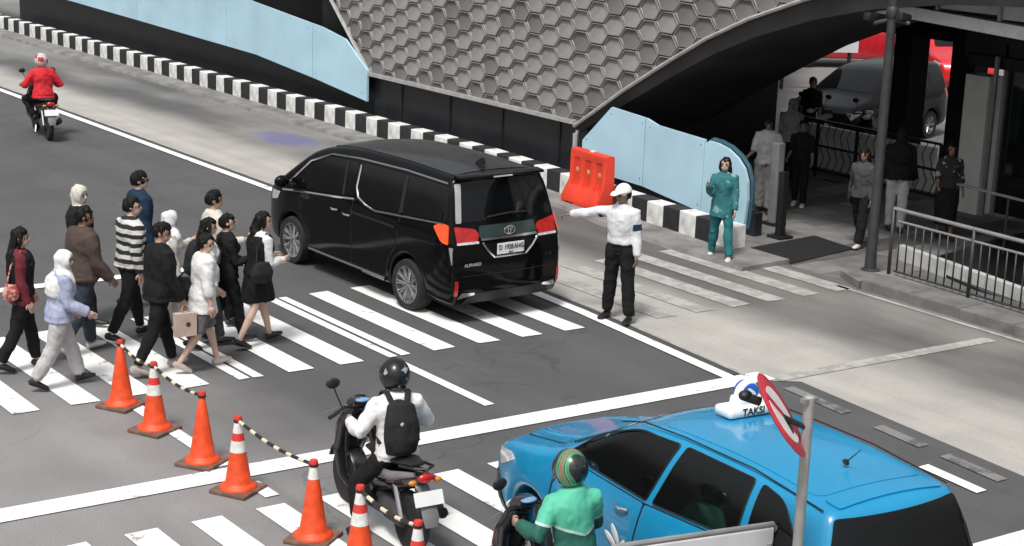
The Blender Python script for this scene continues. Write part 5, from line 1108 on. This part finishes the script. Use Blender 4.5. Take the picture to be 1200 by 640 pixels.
for (a, c, lab) in ((1, 2, 'between the second and third cones'), (3, 4, 'from the stop line cone to the single band cone'), (5, 6, 'leading from the scooter side cone to the nearest cone'), (0, 1, 'joining the two farthest cones')):
    x0, y0, x1, y1 = cones[a][1], cones[a][2], cones[c][1], cones[c][2]; t_ = thing('barrier_rod', 'black and white banded rod ' + lab, 'barrier rod', (x0, y0, .70)); b = MB(); n_ = 7
    b.tube([((x1 - x0) * i / n_, (y1 - y0) * i / n_, -.05 * math.sin(math.pi * i / n_)) for i in range(n_ + 1)], .017, 8); b.build('rod', RODM, t_, True)
    for p in ((0, 0), (x1 - x0, y1 - y0)): b = MB(); b.lathe([(.034, -.015), (.042, -.01), (.042, .01), (.034, .015)], 14, c=(p[0], p[1], 0)); b.build('end_ring', BPL, t_, True)

# orange water barrier
wbm = mat('orange_barrier_plastic', (.72, .05, .02), .45, var=.15, scale=3, bump=.1)
wt = thing('water_barrier', 'orange red plastic water barrier standing at the kerb behind the guard', 'barrier', (18.24, 22.2, .03), R(90 - 4))
bb = MB(); prof = [(-.26, 0), (.26, 0), (.26, .16), (.10, .44), (.085, .95), (.06, .97), (-.06, .97), (-.085, .95), (-.10, .44), (-.26, .16)]
bb.prism(prof, 'x', -.53, .53); bme = bb.mesh('b'); bo = bpy.data.objects.new('tmpb', bme); COL.objects.link(bo)
cut = MB()
for s in (1, -1):
    for xx in (-.33, 0, .33): cut.box((xx, s * .17, .58), (.18, .2, .5), bev=.03)
for xx in (-.3, .3): cut.box((xx, 0, .0), (.26, 1, .14))
cme = cut.mesh('c'); co_ = bpy.data.objects.new('tmpc', cme); COL.objects.link(co_)
md = bo.modifiers.new('b', 'BOOLEAN'); md.object = co_; md.operation = 'DIFFERENCE'; md.solver = 'EXACT'; bv_ = bo.modifiers.new('v', 'BEVEL'); bv_.width = .018; bv_.segments = 2; bv_.limit_method = 'ANGLE'
dg = bpy.context.evaluated_depsgraph_get(); r_ = bpy.data.meshes.new_from_object(bo.evaluated_get(dg)); bpy.data.objects.remove(bo); bpy.data.objects.remove(co_); r_.materials.clear(); link('barrier_body', r_, wbm, wt, True, 35)
b = MB(); b.lathe([(.05, .95), (.05, .985), (.03, .99)], 14, c=(0, 0, 0)); b.build('filler_cap', REFL, wt, True)
for xx in (-.33, 0, .33): b = MB(); b.lathe([(.04, .068), (.045, .075), (.03, .08)], 12, c=(xx, 0, .62), axis='y'); b.build('reflector', mat('amber_reflector', (.6, .35, .15), .3), wt, True)

# lamp pole by the railing
GALV = mat('galvanised_grey', (.06, .06, .063), .5, metal=.4, var=.2, scale=5); GALVL = mat('pale_galvanised', (.30, .30, .30), .45, metal=.4, var=.15, scale=5)
t = thing('camera_pole', 'tall grey steel pole with cameras on top at the pavement corner', 'pole', (18.88, 16.42, .1))
b = MB(); b.lathe([(.14, -.02), (.14, .03), (.09, .05), (.078, .3), (.07, 2.2), (.062, 4.0)], 20); b.build('shaft', GALV, t, True, 50)
b = MB(); b.tube([(-.1, .25, 3.62), (0, 0, 3.7), (.1, -.25, 3.66)], .03, 8); b.build('cross_arm', GALV, t, True)
for p in ((-.12, .28, 3.70), (.06, -.16, 3.74)): b = MB(); b.box(p, (.22, .13, .12), bev=.03, ry=.2); c = b.build('camera', BPL, t, True)
b = MB(); b.lathe([(.075, 3.72), (.09, 3.76), (.09, 3.84), (.07, 3.88)], 16); b.build('cap', GALV, t, True, 50)

# pedestrian railing
t = thing('railing', 'grey steel pedestrian railing with close vertical bars on the raised kerb', 'railing', (18.86, 16.05, .12))
L_ = 9.0; dxr = -.045
b = MB(); b.tube([(0, 0, 1.0), (dxr * L_, -L_, 1.0)], .028, 8); b.build('top_rail', GALVL, t, True)
b = MB(); b.tube([(0, -.1, .83), (dxr * L_, -L_, .83)], .018, 8); b.build('middle_rail', GALVL, t, True)
b = MB(); b.tube([(0, -.1, .09), (dxr * L_, -L_, .09)], .018, 8); b.build('bottom_rail', GALV, t, True)
b = MB(); b.tube([(0, 0, -.02), (0, 0, 1.02)], .026, 8); mp = b.mesh('post'); mp.materials.append(GALV)
b = MB(); b.tube([(0, 0, .09), (0, 0, .83)], .012, 6); mb_ = b.mesh('bar'); mb_.materials.append(GALV)
for m__ in (mp, mb_): m__.polygons.foreach_set('use_smooth', [True] * len(m__.polygons))
for i in range(60):
    y = -.15 * i; isp = i % 10 == 0
    o = bpy.data.objects.new('post' if isp else 'bar', mp if isp else mb_); COL.objects.link(o); o.parent = t; o.location = (dxr * -y, y, 0)

# doormat
t = thing('doormat', 'square black rubber doormat on the pavement at the crossing', 'doormat', (19.3, 18.2, .02), R(0))
b = MB(); b.prism([(-.72, .42), (-.9, -.65), (.72, -.42), (.85, .55)], 'z', 0, .015); b.build('mat_sheet', mat('mat_rubber', (.008, .008, .009), .8, var=.4, scale=20, bump=.3), t)

# black fence with diamond mesh inside the passage
FEN = mat('black_fence_paint', (.01, .01, .011), .5); WHP = mat('white_board', (.8, .8, .8), .6, var=.2, scale=2)
t = thing('mesh_fence', 'black steel fence with lattice infill across the passage', 'fence', (24.15, 23.6, 0), R(-90))
for i in range(5): b = MB(); b.box((i * 1.0, 0, .55), (.05, .05, 1.1)); b.build('post', FEN, t)
for z in (.15, .62, 1.1): b = MB(); b.box((2, 0, z), (4, .04, .045)); b.build('rail', FEN, t)
for i in range(4):
    for k in range(5):
        b = MB(); x0 = i + .1 + .18 * k; b.tube([(x0, 0, .17), (x0 + .09, 0, .4), (x0 - .03, 0, .62)], .012, 5); b.tube([(x0 + .02, 0, .62), (x0 - .06, 0, .86), (x0 + .05, 0, 1.08)], .010, 5); b.build('lattice_bar', FEN, t)
    b = MB(); b.box((i + .5, 0, .0), (.3, .3, .04)); b.build('foot_plate', FEN, t)
b = MB(); b.box((25.0, 22.2, .42), (.08, 3.6, .84)); put(b.build('low_white_wall', WHP), 'low white wall showing through the black lattice fence', 'wall')
# parked cars, red shapes and a bright board beyond
WPT = mat('white_car_paint', (.6, .6, .6), .25, coat=.8); RPT = mat('red_car_paint', (.5, .02, .03), .25, coat=.8)
parked('dark hatchback parked behind the lattice fence', (28.4, 25.2, 0), R(192), mat('dark_car_paint', (.01, .01, .011), .2, coat=.08, spec=.2))
parked('red car parked beyond the dark hatchback', (38.6, 35.3, 0), R(-30), RPT)
parked('red car parked at far right beside the dark column', (37.6, 30.6, 0), R(235), mat('bright_red_paint', (.6, .015, .025), .25, coat=.8))
t = thing('white_signboard', 'pale signboard strip above the parked dark car', 'sign', (33.5, 31.6, 0), R(-30)); b = MB(); b.box((0, 0, 1.2), (2.2, .08, .4)); b.build('board', mat('pale_board', (.6, .62, .64), .5, var=.1, scale=2), t)
for xx in (-.9, .9): b = MB(); b.box((xx, .05, .5), (.08, .08, 1.0)); b.build('leg', FEN, t)

scooter('dark scooter parked behind the lattice fence, left one', (26.0, 24.3, 0), R(200), GB, SVR, SEATM)
scooter('dark scooter parked behind the lattice fence, right one', (26.4, 23.2, 0), R(205), GB, MAR, SEATM)
# entrance on the right: white column, glass doors, canopy
ENT = mat('white_render', (.78, .78, .75), .7, var=.08, scale=2); FR = mat('dark_frame', (.03, .03, .032), .4, metal=.4); MUL = mat('silver_frame', (.42, .42, .42), .35, metal=.5); GL2 = mat('dark_shop_glass', (.01, .012, .013), .05, spec=.6); PALEG = mat('pale_glass', (.38, .40, .41), .12, spec=.6)
ent = thing('glass_entrance', 'glazed station entrance with white column and dark doors under the canopy', 'building', (0, 0, 0))
b = MB(); b.box((24.2, 18.85, 1.22), (.4, .5, 2.44), bev=.01); b.build('column', ENT, ent)
b = MB(); b.box((24.05, 18.5, 1.4), (.06, .06, 2.8)); b.build('door_frame', MUL, ent)
for y0 in (18.2, 17.2, 16.2, 15.2, 14.2, 13.2):
    b = MB(); b.box((24.3, y0 - .24, 1.42), (.05, .92, 2.7)); d_ = b.build('glass_door', GL2, ent)
    b = MB(); b.box((24.26, y0 + .25, 1.5), (.08, .06, 3.0)); b.build('mullion', MUL if y0 in (18.2, 16.2) else FR, ent)
    b = MB(); b.tube([(24.22, y0 - .62, .8), (24.19, y0 - .62, 1.0), (24.19, y0 - .62, 1.3), (24.22, y0 - .62, 1.5)], .018, 6); b.build('pull_handle', MUL, d_, True)
b = MB(); b.box((24.2, 16.4, 2.68), (.14, 5.6, .2)); b.build('door_head', FR, ent)
b = MB(); b.box((24.3, 16.4, 3.3), (.16, 5.9, 1.15)); b.build('fascia', mat('dark_fascia', (.02, .02, .022), .4), ent)
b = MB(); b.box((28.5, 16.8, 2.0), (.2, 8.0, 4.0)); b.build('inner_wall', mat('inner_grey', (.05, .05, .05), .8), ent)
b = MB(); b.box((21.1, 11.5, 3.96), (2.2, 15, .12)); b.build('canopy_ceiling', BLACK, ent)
# canopy edge beam with glass parapet above
ent2 = thing('glass_canopy', 'pale steel canopy beam with glass parapet panels above the entrance', 'canopy', (0, 0, 0))
def cz(y): return 3.72 + (y - 15) * .045
y0, y1 = 8.0, 19.0
b = MB(); b.add([(19.9 + dx, y, cz(y) + q) for y in (y0, y1) for dx, q in ((0, -.09), (0, .09), (.25, .09), (.25, -.09))], [(0, 1, 2, 3), (7, 6, 5, 4), (0, 4, 5, 1), (1, 5, 6, 2), (2, 6, 7, 3), (3, 7, 4, 0)]); b.build('edge_beam', mat('pale_beam', (.6, .6, .6), .5, metal=.2), ent2)
for i in range(8):
    y = 18.75 - 1.12 * i
    b = MB(); b.box((19.98, y - .56, cz(y) + .68), (.02, 1.06, 1.1)); b.build('glass_panel', PALEG, ent2)
    b = MB(); b.box((19.96, y, cz(y) + .7), (.05, .05, 1.2)); b.build('mullion', GALVL, ent2)
# dark ramp floor with white upstand behind the railing
t = thing('entrance_ramp', 'dark stone ramp with white tiled upstand behind the railing', 'ramp', (0, 0, 0))
b = MB(); b.prism([(20.15, 16.6), (19.6, 14.9), (18.9 + .35, 13.0), (19.25, 6), (23.9, 6), (23.9, 17.2), (22.8, 17.1)], 'z', -.01, .05); b.build('ramp_floor', mat('black_granite', (.01, .01, .011), .3, var=.5, scale=8), t)
for i in range(15):
    a = i / 15; c = (i + .94) / 15; A = Vector((20.2, 17.0)); Bq = Vector((18.98, 11.0)); p = A.lerp(Bq, a); q = A.lerp(Bq, c); d = (q - p); an = math.atan2(d.y, d.x)
    b = MB(); b.box(((p.x + q.x) / 2, (p.y + q.y) / 2, .12), (d.length, .12, .24), rz=an, bev=.008); b.build('upstand_tile', mat('white_tile', (.5, .5, .49), .4, var=.15), t)
t = thing('handrail', 'pale tubular handrail along the dark ramp beside the doors', 'handrail', (22.0, 17.6, 0))
b = MB(); b.tube([(-.1, .25, .75), (-.1, .2, .92), (0, 0, .95), (-.6, -6, .95)], .024, 8); b.build('rail', GALVL, t, True)
for i in range(5): b = MB(); b.tube([(-.125 * i, -1.25 * i, 0), (-.125 * i, -1.25 * i, .95)], .02, 6); b.build('post', GALV, t, True)

# bent round road sign on its pole, and the white board at the lower edge
t = thing('road_sign', 'round red and white sign bent sideways on a grey pole in front of the taxi', 'road sign', (7.83, 7.22, 0), 0)
b = MB(); b.lathe([(.035, 0), (.035, 2.62), (.02, 2.63)], 14); b.build('pole', mat('pale_pole', (.36, .36, .35), .5, metal=.3, var=.2), t, True, 50)
b = MB(); b.box((0, 0, 2.60), (.12, .05, .03)); b.build('pole_cap', GALVL, t)
SG_RED = mat('sign_red', (.5, .03, .05), .4, var=.15); SG_W = mat('sign_white', (.7, .66, .66), .45, var=.08)
ax_ = (rt * .50 - up * .86).normalized(); nv = (rt * .80 + up * .42 - fw * .26).normalized(); nv = (nv - ax_ * nv.dot(ax_)).normalized()
SF = frame((-.15, .09, 2.50), ax_, nv.cross(ax_))
def disc(nm, prof, m, par, z=0):
    b = MB(); b.lathe(prof, 32); me_ = b.mesh(nm); me_.transform(SF @ Matrix.Translation((0, 0, z))); return link(nm, me_, m, par, True, 40)
dsk = disc('sign_disc', [(.30, -.006), (.305, 0), (.30, .004)], SG_RED, t)
disc('sign_face', [(.205, .004), (.205, .0065)], SG_W, dsk); disc('sign_back', [(.28, -.012), (.29, -.007)], BPL, dsk)
b = MB(); b.box((0, 0, .008), (.46, .06, .003)); me_ = b.mesh('slash'); me_.transform(SF @ Matrix.Rotation(R(38), 4, 'Z')); link('slash', me_, SG_RED, dsk)
b = MB(); b.box((.06, 0, .0075), (.16, .05, .003)); me_ = b.mesh('symbol'); me_.transform(SF); link('symbol', me_, BPL, dsk)
b = MB(); b.tube([(-.02, 0, 2.42), (-.10, .05, 2.46), (-.17, .10, 2.50)], .02, 6); b.build('bracket', BPL, t, True)
b = MB(); b.ell((-.34, .24, 2.62), (.05, .04, .035)); b.tube([(-.26, .18, 2.58), (-.36, .25, 2.62)], .03, 8); b.build('warning_lamp', BPL, t, True)
t = thing('white_board', 'white framed board edge at the bottom of the view before the taxi', 'board', (7.62, 7.98, 0), R(-13))
b = MB(); b.box((0, 0, 1.02), (1.26, .04, .80), bev=.01); b.build('panel', mat('white_board_paint', (.62, .62, .62), .5, var=.08, scale=3), t)
for z in (1.46,): b = MB(); b.tube([(-.66, 0, 1.40), (-.63, 0, 1.44), (.63, 0, 1.44), (.66, 0, 1.40), (.66, 0, .3)], .02, 8); b.build('frame', GALVL, t, True)
for s in (1, -1): b = MB(); b.tube([(s * .6, .02, 1.3), (s * .6, .35, 0)], .02, 8); b.build('leg', GALVL, t, True); b = MB(); b.tube([(s * .6, -.02, 1.3), (s * .6, -.3, 0)], .02, 8); b.build('leg', GALVL, t, True)

BOLT = mat('bolt_steel', (.3, .3, .3), .4, metal=.7)
for root_, pts_ in ((h2, [(23.5, .95), (22.85, 1.5), (22.0, 1.46), (22.0, .5), (21.8, 1.42), (20.5, 1.33), (20.5, .32)]), (h1, [(31.3, .75), (33.25, .92), (33.25, 1.85), (33.6, 1.9), (37.4, 1.2), (37.4, 2.2), (37.85, 2.25)])):
    for y_, z_ in pts_: b = MB(); b.lathe([(.012, -.008), (.012, 0), (.006, .003)], 8, c=((hx if root_ is h2 else FX - .11), y_, z_), axis='x'); b.build('bolt', BOLT, root_)

t = thing('bollard', 'dark square post standing right of the rounded blue panel', 'bollard', (19.55, 18.95, 0))
b = MB(); b.box((0, 0, .55), (.12, .12, 1.1), bev=.01); b.build('post', FEN, t); b = MB(); b.box((0, 0, .03), (.3, .3, .06)); b.build('base', FEN, t)
t = thing('bollard', 'pale grey gate post behind the rounded blue panel', 'bollard', (20.2, 19.75, 0))
b = MB(); b.box((0, 0, .7), (.16, .16, 1.4), bev=.02); b.build('post', GALVL, t); b = MB(); b.box((0, 0, .03), (.3, .3, .06)); b.build('base', FEN, t)
